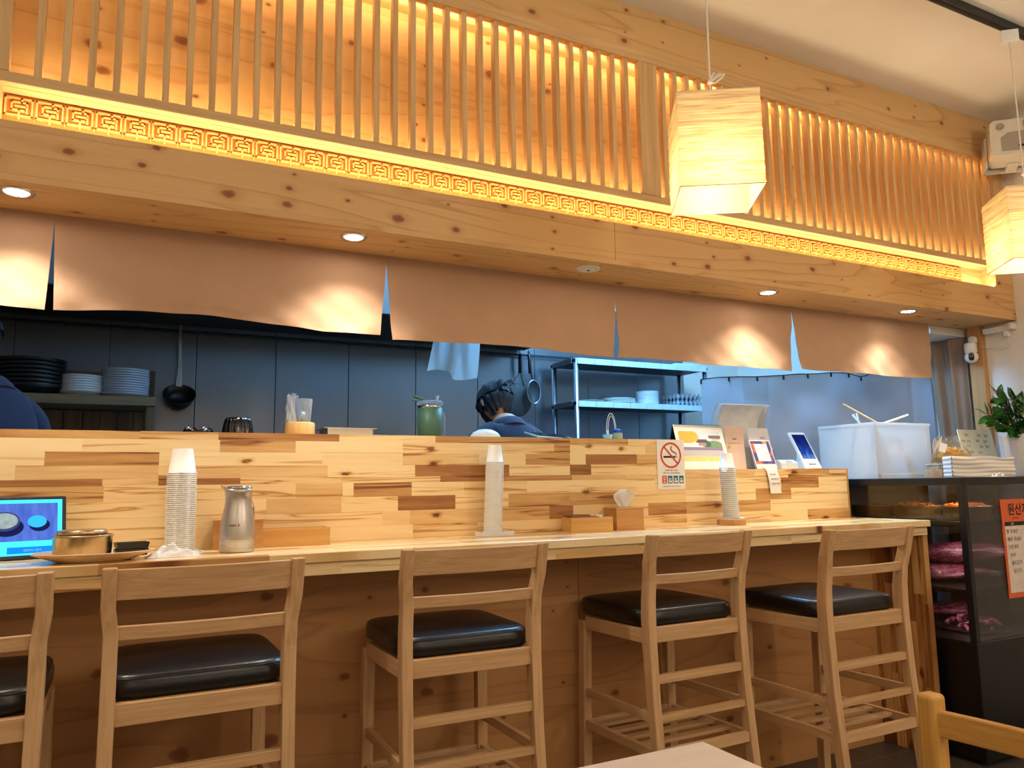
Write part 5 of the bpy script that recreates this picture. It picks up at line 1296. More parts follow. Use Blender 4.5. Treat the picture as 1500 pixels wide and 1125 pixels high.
# folded white cloths
fc = onY(1447, 697, 2.20)
for k in range(1):
    t = thing('folded_cloth', 'thick folded white cloth at the front of the refrigerator top', 'cloth', (3.605, 2.242, ZF), R(-38))
    mb = MB(); H_ = .094
    def fz(u, v): return .003*math.sin(5*u)*v + .0025*math.sin(11*u+2)*v + .004*math.sin(3*u+1)*v*v
    top = lambda u, v: Vector(((u-.5)*.265, (v-.5)*.115, H_+fz(u, 1)))
    mb.grid(top, 30, 8)
    for vv, fl in ((0, True), (1, False)): mb.grid(lambda u, q, vv=vv: Vector(((u-.5)*.265, (vv-.5)*.115 + (-1 if vv == 0 else 1)*(.004*abs(math.sin(q*PI*5+.4*math.sin(6*u)))+.003*math.sin(5*u+9*q)), q*H_+fz(u, q)*q)), 40, 44, flip=fl)
    for uu, fl in ((0, False), (1, True)): mb.grid(lambda v, q, uu=uu: Vector(((uu-.5)*.265 + (-1 if uu == 0 else 1)*.003*abs(math.sin(q*PI*5)), (v-.5)*.115, q*H_+fz(uu, q)*q)), 8, 44, flip=fl)
    part('layers', mb, fabric('white_towel', (238, 232, 226), .95, .05, 500, wr=.5), t, recalc=False)
crumple('paper_scrap', Vector((onY(1462, 695, 2.13).x, 2.128, ZF)), .06, .035, .022, 'small crumpled white paper in front of the folded cloth', 'paper', m_tissue, 12, 14, 10)
# hand written notice behind
hs = onY(1443, 664, 2.44)
hn = thing('handwritten_notice', 'pale sheet of handwriting propped behind the plant leaves', 'notice', (hs.x+.02, 2.455, ZF))
HW = .285
hm_ = Matrix.Rotation(R(-10), 4, 'X')
part('board', MB().box((-HW/2, 0, 0), (HW/2, .004, .252)).xform(hm_), plain('pale_cream_sheet', (232, 230, 206), .5, var=.02), hn)
part('edge_strip', MB().box((-HW/2, -.002, .070), (HW/2-.03, -.0004, .075)).xform(hm_), plain('grey_green_strip', (150, 160, 146), .5), hn)
part('prop', MB().bar((0, .09, .002), (0, .04, .19), .06, .004, (0,1,0)), m_card, hn)
hw = wmat(hn) @ hm_
for b, x, z, s, m_ in (('안녕하세요', -.095, .215, .020, m_greyink), ('저희', .01, .215, .018, m_greyink), ('매장은', .07, .213, .018, m_greyink), ('매일', -.13, .185, .016, m_greyink), ('신선한 재', -.09, .183, .018, m_greyink), ('료로', -.01, .186, .016, m_greyink), ('정성껏', .05, .183, .016, plain('brown_ink', (140, 84, 60), .6)), ('▲', -.128, .158, .014, plain('red_ink', (170, 50, 44), .6)), ('준비합니다', -.10, .158, .016, m_greyink), ('감사', .01, .156, .016, m_greyink), ('합니다', .06, .156, .016, m_greyink), ('맛있게', -.085, .126, .016, m_greyink), ('드세요', -.02, .124, .016, m_greyink), ('사장', -.085, .10, .014, m_greyink)):
    letters('handwriting', b, s, m_, hn, hw @ frame(Vector((x, -.0006, z)), (1,.02,0), (0,0,1)), depth=.0001)
# plant
pc = onY(1503, 697, 2.30)
pt = thing('potted_plant', 'glossy dark green plant in a tall white pot on the refrigerator', 'plant', (pc.x+.012, 2.31, ZF))
part('pot', MB().lathe([(0, 0), (.072, 0), (.076, .004), (.092, .200), (.096, .212), (.092, .214), (.086, .20), (.082, .17), (0, .168)], seg=40), plain('glossy_white_pot', (238, 232, 228), .15, var=.01), pt)
part('soil', MB().lathe([(0, .172), (.081, .1705)], seg=30), plain('soil', (52, 38, 28), .9, var=.3, scale=120), pt)
m_lf = NT('glossy_leaf')
def _lf():
    t = m_lf; n = t.noise(t.coord(), 18, 2); t.bsdf(t.ramp(n, [(.3, lin((22, 62, 22))), (.6, lin((44, 100, 34))), (.85, lin((96, 150, 62)))]), .25)
_lf(); m_lf = m_lf.m
m_st = plain('plant_stem', (84, 74, 46), .5, var=.2)
def leaf(p, d, up, L, W):
    d = Vector(d).normalized(); sd = d.cross(Vector(up)).normalized(); n = sd.cross(d).normalized(); mb = MB()
    def fn(u, v, o=0):
        w = W*math.sin(PI*u**.8)**.85*(1 if u < .999 else 0); q = (v-.5)*2
        return Vector(p) + d*(L*u) + sd*(w*q) + n*(-.18*w*(1-abs(q))-.12*L*u*u + o)
    mb.grid(lambda u, v: fn(u, v), 8, 4).grid(lambda u, v: fn(u, v, -.0007), 8, 4, flip=True); return mb
rp = random.Random(21)
bp = Vector((0, 0, .172))
stems = [((-.250, .02, .318), 11), ((-.205, -.03, .40), 10), ((-.02, .02, .40), 8), ((.06, -.02, .35), 7), ((-.09, .05, .42), 9), ((-.215, -.02, .355), 10), ((.02, -.06, .30), 7), ((-.095, -.05, .245), 5), ((-.115, -.05, .385), 8), ((-.05, -.05, .37), 8), ((-.175, -.045, .245), 6)]
for tip, n in stems:
    tip = Vector(tip); b0 = bp + Vector((tip.x*.12, tip.y*.12+rp.uniform(-.01, .01), 0)); mid = b0*.5 + tip*.5 + Vector((-tip.x*.16, 0, .03))
    P = [b0.lerp(mid, t/4).lerp(mid.lerp(tip, t/4), t/4) for t in range(5)]
    part('stem', MB().tube(P, .0042, 8, scales=[1.2, 1.1, 1, .8, .5]), m_st, pt)
    for k in range(n):
        u = .38 + .62*k/(n-1); q = min(3, int(u*4)); pos = P[q].lerp(P[q+1], u*4-q); tang = (P[q+1]-P[q]).normalized()
        sgn = -1 if k % 2 else 1
        side = tang.cross(Vector((0, 1, .2))).normalized()*sgn
        d = tang*.75 + side*.8 + Vector((rp.uniform(-.2, .2), rp.uniform(-.5, .2), rp.uniform(-.1, .25)))
        if k == n-1: d = tang + Vector((0, -.1, 0))
        part('leaf', leaf(pos, d, Vector((rp.uniform(-.3, .3), -.7, .8)), rp.uniform(.062, .085), rp.uniform(.016, .022)), m_lf, pt)
# ================================================================= kitchen beyond the pass
m_hood = steel('hood_steel', (168, 172, 178), .35, 'X', .1, 90)
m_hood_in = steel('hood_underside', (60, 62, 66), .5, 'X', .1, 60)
hd = thing('extractor_hood', 'long stainless steel extractor hood over the kitchen back wall', 'hood', (.2, 4.05, 2.06))
HX0, HX1 = -2.2, 2.32
part('front_face', MB().box((HX0, 3.70, 2.075), (HX1, 3.72, 2.40)), m_hood, hd, .002, True)
part('underside', MB().box((HX0, 3.722, 2.075), (HX1, 4.40, 2.088)), m_hood_in, hd, 0, True)
part('end_face', MB().box((HX1-.02, 3.722, 2.09), (HX1, 4.40, 2.40)), m_hood, hd, .001, True)
part('top_face', MB().prism([(3.722, 2.402), (4.42, 2.402), (4.42, 2.70), (4.1, 2.70)], HX0, HX1-.021, 'YZ'), m_hood, hd, 0, True)
rl = thing('utensil_rail', 'dark steel rail fixed along the kitchen back wall', 'rail', (.3, 4.39, 2.03))
part('bar', MB().box((-2.2, 4.385, 2.035), (2.75, 4.393, 2.05)), m_hood_in, rl, .002, True)
x = -2.1
while x < 2.75:
    part('bracket', MB().box((x-.01, 4.393, 2.036), (x+.01, 4.4375, 2.049)), m_hood_in, rl, 0, True); x += .6
m_iron = plain('dark_iron', (64, 62, 60), .34, metal=.7)
# hanging ladle pan
lp = onY(263, 578, 4.33); lt_ = onY(265, 478, 4.36)
la = thing('ladle_pan', 'round dark pan with a long handle hanging from the kitchen rail', 'pan', (lp.x, 4.36, 1.62))
tl_ = Matrix.Rotation(R(47), 3, 'X')
part('bowl', MB().lathe([(0, -.068), (.048, -.065), (.066, -.035), (.078, .0), (.081, .001), (.080, .004), (.074, .002), (.062, -.033), (.045, -.060), (0, -.063)], (lp.x, 4.33, lp.z), 36, rot=tl_), m_iron, la, 0, True)
part('handle', MB().sweep([(lp.x-.002, 4.382, lp.z+.050), (lp.x, 4.380, lp.z+.15), (lt_.x, 4.374, 2.0), (lt_.x, 4.376, 2.07)], [(-.009, -.003), (.009, -.003), (.009, .003), (-.009, .003)], (0, 1, 0), scales=[1.8, 1, .8, .8]), m_steel, la, 0, True)
part('hook', MB().tube([(lt_.x, 4.376, 2.068), (lt_.x, 4.382, 2.074), (lt_.x, 4.390, 2.064), (lt_.x, 4.394, 2.052)], .003, 8), m_steel, la, 0, True)
# round mesh splash screen and strainer
m_wire = NT('wire_mesh')
def _wm():
    t = m_wire; s = t.sep(t.coord()); a = t.math('LESS_THAN', t.math('ABSOLUTE', t.math('SUBTRACT', t.math('FRACT', t.math('MULTIPLY', s[0], 260)), .5)), .22); b = t.math('LESS_THAN', t.math('ABSOLUTE', t.math('SUBTRACT', t.math('FRACT', t.math('MULTIPLY', s[2], 260)), .5)), .22)
    f = t.math('MULTIPLY', a, b); tr = t.n('ShaderNodeBsdfTransparent'); p = t.n('ShaderNodeBsdfPrincipled'); p.inputs['Base Color'].default_value = lin((46, 46, 48)); p.inputs['Roughness'].default_value = .6; p.inputs['Metallic'].default_value = .0
    mx = t.n('ShaderNodeMixShader'); t.l(f, mx.inputs[0]); t.l(p.outputs[0], mx.inputs[1]); t.l(tr.outputs[0], mx.inputs[2]); t.l(mx.outputs[0], t.out.inputs[0])
_wm(); m_wire = m_wire.m
def ring_y(c, r, sx=1): return [Vector((c[0]+sx*r*math.cos(2*PI*i/40), c[1], c[2]+r*math.sin(2*PI*i/40))) for i in range(40)]
dc = onY(757, 586, 4.40)
ds = thing('round_griddle', 'large round dark pan lid hanging on the steel wall behind the cook', 'lid', (dc.x, 4.40, dc.z-.14))
part('disc', MB().lathe([(0, -.004), (.104, -.004), (.110, .0), (.104, .004), (0, .006)], dc, 48, rot=Matrix.Rotation(PI/2, 3, 'X')), plain('griddle_grey', (70, 70, 70), .5, metal=.5), ds, 0, True)
hk = onY(760, 546, 4.40)
part('handle_wire', MB().tube([(dc.x-.035, 4.398, dc.z+.105), (hk.x, 4.385, hk.z), (dc.x+.055, 4.398, dc.z+.095)], .003, 8), m_iron, ds, 0, True)
part('handle', MB().tube([(hk.x, 4.383, hk.z-.004), (hk.x, 4.380, hk.z+.10), (hk.x, 4.379, 2.045), (hk.x, 4.381, 2.072), (hk.x, 4.391, 2.06)], .011, 10, scales=[1, 1.1, .3, .25, .25]), m_black, ds, 0, True)
s_c = onY(782.5, 574, 4.34); s_t = onY(779, 546, 4.34)
ss = thing('wire_strainer', 'round wire strainer with a black handle hanging in front of the dark lid', 'strainer', (s_c.x, 4.34, s_c.z-.1))
def dome(u, v):
    a = 2*PI*u; r = .076*math.sin(v*PI/2); return Vector((s_c.x+.62*r*math.cos(a), 4.345+.030*math.cos(v*PI/2), s_c.z+r*math.sin(a)))
part('mesh_bowl', MB().grid(dome, 40, 8), m_wire, ss, 0, True)
part('hoop', MB().tube(ring_y((s_c.x, 4.345, s_c.z), .077, .62), .0042, 8, True), m_steel, ss, 0, True)
part('handle', MB().tube([(s_c.x-.004, 4.350, s_c.z+.078), (s_t.x+.004, 4.360, s_t.z-.004), (s_t.x, 4.364, s_t.z), (s_t.x, 4.372, 2.035), (s_t.x, 4.378, 2.072), (s_t.x, 4.391, 2.06)], .010, 10, scales=[.35, .4, 1.1, 1.1, .3, .25]), m_black, ss, 0, True)
# plastic sheet hanging from behind the curtain
m_pl = NT('pale_plastic_sheet')
def _pl():
    t = m_pl; n = t.noise(t.mapping(t.coord(), (9, 9, 3)), 1, 4, .6, 1.2); tl = t.n('ShaderNodeBsdfTranslucent'); tl.inputs[0].default_value = lin((226, 238, 246))
    p = t.n('ShaderNodeBsdfPrincipled'); p.inputs['Base Color'].default_value = lin((222, 236, 246)); p.inputs['Roughness'].default_value = .3; t.l(t.bump(n, .6, .02), p.inputs['Normal'])
    tr = t.n('ShaderNodeBsdfTransparent'); m1 = t.n('ShaderNodeMixShader'); m1.inputs[0].default_value = .5; t.l(p.outputs[0], m1.inputs[1]); t.l(tl.outputs[0], m1.inputs[2])
    m2 = t.n('ShaderNodeMixShader'); m2.inputs[0].default_value = .22; t.l(m1.outputs[0], m2.inputs[1]); t.l(tr.outputs[0], m2.inputs[2]); t.l(m2.outputs[0], t.out.inputs[0])
_pl(); m_pl = m_pl.m
YP = 3.02
pa, pb, pcn, pd = onY(632, 541, YP), onY(699, 556, YP), onY(646, 495, YP), onY(706, 500, YP)
ztp = 2.05
def plf(u, v, o=0):
    bx = pa.x+(pb.x-pa.x)*u; tx = pcn.x+(pd.x-pcn.x)*u; k = v**1.4
    zb = pa.z+(pb.z-pa.z)*u + .010*math.sin(7*u); z = ztp+(zb-ztp)*v
    return Vector((tx+(bx-tx)*k, YP+.022*math.sin(9*u+2*v)*(.3+v)+.010*math.sin(19*u-3*v)+.03*v+o, z))
pls = thing('plastic_sheet', 'crumpled pale plastic sheet hanging down behind the curtain', 'plastic sheet', (.5*(pa.x+pb.x), YP, pa.z))
part('sheet', MB().grid(lambda u, v: plf(u, v), 40, 24), m_pl, pls, 0, True)
part('rod', MB().tube([(pcn.x-.12, YP, ztp+.004), (pd.x+.12, YP, ztp+.004)], .006, 8), m_steel, pls, 0, True)
part('hanger', MB().tube([(pcn.x-.1, YP, ztp+.008), (pcn.x-.1, YP, Z_CEIL-.001)], .003, 6).tube([(pd.x+.1, YP, ztp+.008), (pd.x+.1, YP, Z_CEIL-.001)], .003, 6), m_steel, pls, 0, True)
# steel rack
RX0, RX1, RY0, RY1 = .6175*4.05, .884*4.05, 4.05, 4.36
rk = thing('steel_rack', 'two tier stainless steel rack against the kitchen back wall', 'rack', ((RX0+RX1)/2, (RY0+RY1)/2, 0))
m_leg = steel('rack_leg', (170, 172, 178), .42, 'Z', .04, 60)
for x in (RX0+.017, RX1-.017):
    for y in (RY0+.017, RY1-.017): part('leg', MB().tube([(x, y, 0), (x, y, 1.985)], .016, 14), m_leg, rk, 0, True)
m_shl = steel('rack_shelf', (212, 216, 220), .38, 'Y', .08, 50); m_shlw = plain('pale_shelf_lining', (206, 222, 228), .4)
for zt in (1.985, 1.712):
    part('shelf', MB().box((RX0, RY0+.004, zt-.024), (RX1, RY1, zt-.004)), m_hood_in, rk, .001, True)
    fac = MB(); n = 8; wx = (RX1-RX0-.03)/n
    for k in range(n): fac.box((RX0+.015+k*wx+.0018, RY0-.006, zt-.036), (RX0+.015+(k+1)*wx-.0018, RY0+.003, zt)).box((RX0+.015+k*wx+.0018, RY0+.0035, zt-.0035), (RX0+.015+(k+1)*wx-.0018, RY1, zt))
    part('shelf_lining', fac, m_shlw, rk, 0, True)
for zz in (1.985, 1.712): part('cross_bar', MB().box((RX0-.007, RY0+.034, zz-.03), (RX0-.001, RY1-.034, zz)), m_hood, rk, 0, True)
# things on the rack
m_pale = plain('pale_stoneware', (214, 218, 208), .3, var=.02); m_wht = plain('white_porcelain', (232, 236, 240), .2, var=.01)
def plate_mesh(r, sy=1): return MB().lathe([(0, 0), (r*.55, 0), (r*.62, .003), (r, .013), (r*1.005, .0145), (r*.99, .0155), (r*.6, .006), (0, .005)], seg=40, sy=sy)
ZR = 1.7125
q1 = onY(868, 580, 4.14)
single('flat_dish', plate_mesh(.115), plain('dark_rim_dish', (150, 150, 138), .35), 'single wide flat dish at the left end of the rack shelf', 'dish', (q1.x-.005, 4.20, ZR))
q2 = onY(911, 580, 4.14)
me = None
for k in range(4):
    lb = 'pale wide plate in the short pile on the middle of the rack shelf' if k < 3 else 'topmost pale wide plate of the short pile on the rack shelf'
    o = single('wide_plate', plate_mesh(.118), m_pale, lb, 'plate', (q2.x+.004*math.sin(k*2), 4.19, ZR+k*.0075), 0, 'wide plates on the rack')
q3 = onY(950, 580, 4.14)
for k in range(11):
    lb = 'white plate in the tall pile on the rack shelf' if k < 10 else 'topmost white plate of the tall pile on the rack shelf'
    single('white_plate', plate_mesh(.078), m_wht, lb, 'plate', (q3.x+.01, 4.17, ZR+k*.0078), 0, 'white plates on the rack')
m_pulp = plain('grey_pulp', (176, 182, 192), .9, var=.06, scale=60, bump=.3)
q4 = onY(1003, 580, 4.17)
def tray(z, lab):
    n, m = 6, 5; p = .037; mb = MB()
    def fn(u, v):
        x = (u-.5)*n*p; y = (v-.5)*m*p; a = math.cos(2*PI*u*n)*.5; b = math.cos(2*PI*v*m)*.5
        h = .022*(a+b); return Vector((x, y, .026 + h))
    mb.grid(fn, 60, 50).grid(lambda u, v: fn(u, v)-Vector((0, 0, .0022)), 60, 50, flip=True)
    single('egg_tray', mb, m_pulp, lab, 'egg tray', (q4.x-.012, 4.19, z), 0, 'egg trays on the rack')
tray(ZR, 'lower grey egg tray at the right end of the rack shelf')
tray(ZR+.040, 'upper grey egg tray at the right end of the rack shelf')
q5 = onY(1010, 524, 4.14)
bxr = single('flat_carton', MB().box((-.12, -.09, 0), (.10, .10, .028)), plain('pale_blue_carton', (196, 216, 228), .5), 'flat pale carton lying on top of the steel rack', 'carton', (q5.x-.01, 4.22, 1.9855), 0, None, .002)
# left wooden shelf unit with stacks of dishes
m_kw = grain('kitchen_shelf_wood', 'X', (150, 124, 92), (118, 94, 66), .6, 60); m_kwz = grain('kitchen_shelf_upright', 'Z', (120, 92, 62), (74, 56, 38), .6, 60)
SX_0, SX_1 = -.72, .117
sh = thing('dish_shelf', 'wooden shelf unit with vertical plank back at the left of the kitchen', 'shelf', (-.3, 4.1, 0))
part('shelf_board', MB().box((SX_0, 3.99, 1.594), (SX_1, 4.30, 1.637)), m_kw, sh, .002, True)
for x in (SX_0, SX_1-.04):
    part('post', MB().box((x, 4.0, 0), (x+.04, 4.04, 1.5935)), m_kwz, sh, .002, True)
    part('post', MB().box((x, 4.26, 1.6375), (x+.04, 4.30, 1.80)), m_kwz, sh, .002, True)
    part('post', MB().box((x, 4.26, 0), (x+.04, 4.30, 1.5935)), m_kwz, sh, .002, True)
part('guard_rail', MB().box((SX_0+.041, 4.265, 1.74), (SX_1-.041, 4.285, 1.785)), m_kw, sh, .002, True)
bp_ = MB(); x = SX_0+.042; rr_ = random.Random(3)
while x < SX_1-.05:
    w_ = min(rr_.uniform(.05, .09), SX_1-.042-x); bp_.box((x, 4.27+rr_.uniform(0, .006), .3), (x+w_-.004, 4.29, 1.59)); x += w_
part('plank_back', bp_, m_kwz, sh, .001, True)
def dstack(px, y, n, r, pitch, h, mat, lab, top, group, kind):
    c = onY(px, 575, y)
    for k in range(n):
        single(kind, MB().lathe([(0, 0), (r*.5, 0), (r*.55, .004), (r*.9, h*.6), (r, h), (r*.985, h), (r*.86, h*.6), (r*.5, .005), (0, .004)], seg=36), mat, top if k == n-1 else lab, 'bowl', (c.x+rr_.uniform(-.001, .001), y, 1.6375+k*pitch), 0, group)
m_blk2 = plain('black_bowl_glaze', (24, 22, 22), .4)
dstack(43, 4.105, 7, .145, .0195, .045, m_blk2, 'black bowl in the wide dark stack on the wooden dish shelf', 'topmost black bowl of the wide dark stack on the wooden shelf', 'black bowls on the dish shelf', 'black_bowl')
dstack(118, 4.12, 7, .100, .0115, .030, m_wht, 'white bowl in the shorter pale stack on the wooden dish shelf', 'topmost white bowl of the shorter pale stack on the wooden shelf', 'white bowls on the dish shelf', 'white_bowl')
m_bl = plain('pale_blue_porcelain', (206, 220, 238), .25, var=.01)
dstack(183, 4.12, 11, .107, .0115, .022, m_bl, 'bluish plate in the taller stack beside the right post of the dish shelf', 'topmost bluish plate of the taller stack on the dish shelf', 'bluish plates on the dish shelf', 'blue_plate')
# cloth partition between kitchen and refrigerator
m_part = fabric('grey_partition_cloth', (190, 192, 204), .95, .32, 700, tcol=(196, 200, 214), wr=.25)
path = [(2.86, 3.30), (2.98, 3.10), (3.10, 3.02), (3.5, 2.985), (3.86, 2.985), (4.05, 2.975), (4.165, 2.955), (4.197, 2.90), (4.203, 2.85)]
def pathp(u):
    L = [0]
    for (a, b), (c, d) in zip(path, path[1:]): L.append(L[-1]+math.hypot(c-a, d-b))
    s = u*L[-1]
    for i in range(len(path)-1):
        if s <= L[i+1]+1e-9:
            q = (s-L[i])/(L[i+1]-L[i]); return Vector((path[i][0]+(path[i+1][0]-path[i][0])*q, path[i][1]+(path[i+1][1]-path[i][1])*q, 0))
    return Vector((*path[-1], 0))
def ptf(u, v):
    p = pathp(u); q = pathp(min(1, u+.01))-pathp(max(0, u-.01)); n = Vector((q.y, -q.x, 0)).normalized()
    sag = .05*math.sin(u*PI*2.2+.5)
    fold = (.018*math.sin(22*u+1.5*v)+.008*math.sin(43*u-3*v))*(.5+.5*v) + .022*math.sin(15*v-11*u)*math.sin(PI*u) + .014*math.sin(27*v+13*u+1)*math.sin(PI*u)**2 + .007*math.sin(50*v-20*u)*math.sin(PI*u)
    z0 = .03; zt = 1.762 + (.004*math.sin(u*24)) + max(0, (u-.72)/.28)*.22
    if u > .30: zt += min(1, (u-.30)/.2)*.03
    zz = zt+(z0-zt)*v
    p = p + n*fold; p.z = zz; return p
pt_ = thing('partition_cloth', 'grey blue cloth hung as a partition behind the refrigerator', 'curtain', (3.5, 3.0, .03))
part('cloth', MB().grid(lambda u, v: ptf(u, v), 140, 50), m_part, pt_, 0, True)
cordp = [ptf(k/30, 0)+Vector((0, 0, .003)) for k in range(31)]
part('cord', MB().tube(cordp, .003, 6), m_black, pt_, 0, True)
for k in range(0, 30, 3):
    p = ptf(k/30, .004); part('clip', MB().cbox(p+Vector((0, -.004, -.004)), (.008, .008, .022)), m_black, pt_, .001, True)
# pale wall box behind cloth corner seen over its top

m_side = fabric('brown_grey_cloth', (150, 124, 104), .95, .0, 700, wr=.3)
def sdf(u, v, o=0):
    y = 2.608+.235*u-.05*math.sin(PI*min(1, v*1.2))*u
    return Vector((4.180+.016*math.sin(13*u+1.2*v)+.007*math.sin(31*u-2*v)-.012*u+o, y, 1.984+(.03-1.984)*v))
sd = thing('side_curtain', 'brownish grey cloth hanging beside the timber post on the right wall', 'curtain', (4.18, 2.72, .03))
part('cloth', MB().grid(lambda u, v: sdf(u, v), 50, 24).grid(lambda u, v: sdf(u, v, .002), 50, 24, flip=True), m_side, sd, 0, True, recalc=False)
# ================================================================= people in the kitchen
m_skin = plain('skin', (196, 146, 116), .5, var=.04, scale=20)
m_hair = NT('black_hair')
def _h():
    t = m_hair; n = t.noise(t.mapping(t.coord(), (120, 120, 18)), 1, 3); t.bsdf(t.ramp(n, [(.3, lin((8, 9, 14))), (.7, lin((34, 38, 54)))]), .35, 0, t.bump(n, .5, .01))
_h(); m_hair = m_hair.m
m_navy = fabric('navy_shirt', (9, 24, 62), .85, 0, 800, wr=.4)
m_band = fabric('dark_bandana', (12, 13, 28), .85, 0, 500, wr=.8)
m_trou = fabric('black_trousers', (24, 24, 28), .9, 0, 600)
m_apr = fabric('apron_cloth', (30, 32, 40), .9, 0, 600)
m_mask = plain('black_mask', (20, 20, 24), .8)
def bake(o, voxel=None):
    if voxel:
        r = o.modifiers.new('r', 'REMESH'); r.mode = 'VOXEL'; r.voxel_size = voxel; r.use_smooth_shade = True
        s = o.modifiers.new('s', 'SMOOTH'); s.factor = .5; s.iterations = 3
    dg = bpy.context.evaluated_depsgraph_get(); me = bpy.data.meshes.new_from_object(o.evaluated_get(dg)); bpy.data.objects.remove(o)
    for p in me.polygons: p.use_smooth = True
    return me
def keep_largest(me):
    bm = bmesh.new(); bm.from_mesh(me); seen = set(); best = []
    for v in bm.verts:
        if v.index in seen: continue
        st, comp = [v], []; seen.add(v.index)
        while st:
            q = st.pop(); comp.append(q)
            for e in q.link_edges:
                w = e.other_vert(q)
                if w.index not in seen: seen.add(w.index); st.append(w)
        if len(comp) > len(best): best = comp
    b = set(best); bmesh.ops.delete(bm, geom=[v for v in bm.verts if v not in b], context='VERTS'); bm.to_mesh(me); bm.free()
    for p in me.polygons: p.use_smooth = True
    return me
def skinned(nodes, edges, root, sub=2):
    idx = {n: i for i, n in enumerate(nodes)}; me = bpy.data.meshes.new('skin_tmp')
    me.from_pydata([tuple(v[0]) for v in nodes.values()], [(idx[a], idx[b]) for a, b in edges], [])
    o = bpy.data.objects.new('skin_tmp', me); COL.objects.link(o)
    m = o.modifiers.new('k', 'SKIN'); m.use_smooth_shade = True
    for i, v in enumerate(nodes.values()):
        r = v[1]; me.skin_vertices[0].data[i].radius = r if isinstance(r, tuple) else (r, r)
        me.skin_vertices[0].data[i].use_root = list(nodes)[i] == root
    s = o.modifiers.new('s', 'SUBSURF'); s.levels = sub; s.render_levels = sub
    return bake(o)
def head_points(u, v):
    """closed head, face towards +Y, centre at origin, about 0.23 tall"""
    th = PI*v; a = 2*PI*u
    x = .076*math.sin(th)*math.cos(a); y = .096*math.sin(th)*math.sin(a); z = -.115*math.cos(th)
    p = Vector((x, y, z))
    if z < -.02: k = min(1, (-.02-z)/.09); p.x *= 1-.30*k; p.y = p.y*(1-.16*k) + .014*k
    f = max(0, math.sin(a))**6
    g = lambda c, w, q: math.exp(-((q-c)/w)**2)
    front = max(0, math.sin(th)*math.sin(a))
    if front > .3:
        p.y += .026*g(0, .012, x)*g(-.026, .020, z) + .012*g(0, .010, x)*g(0, .03, z)         # nose
        p.y -= .010*(g(.032, .014, x)+g(-.032, .014, x))*g(.008, .014, z)                      # eye sockets
        p.y += .006*g(0, .022, x)*g(-.062, .006, z) - .005*g(0, .026, x)*g(-.068, .004, z) + .006*g(0, .02, x)*g(-.076, .006, z)   # lips
        p.y += .010*g(0, .022, x)*g(-.104, .014, z)                                             # chin
        p.y += .005*g(.03, .03, abs(x))*g(.026, .008, z)                                       # brow
    return p
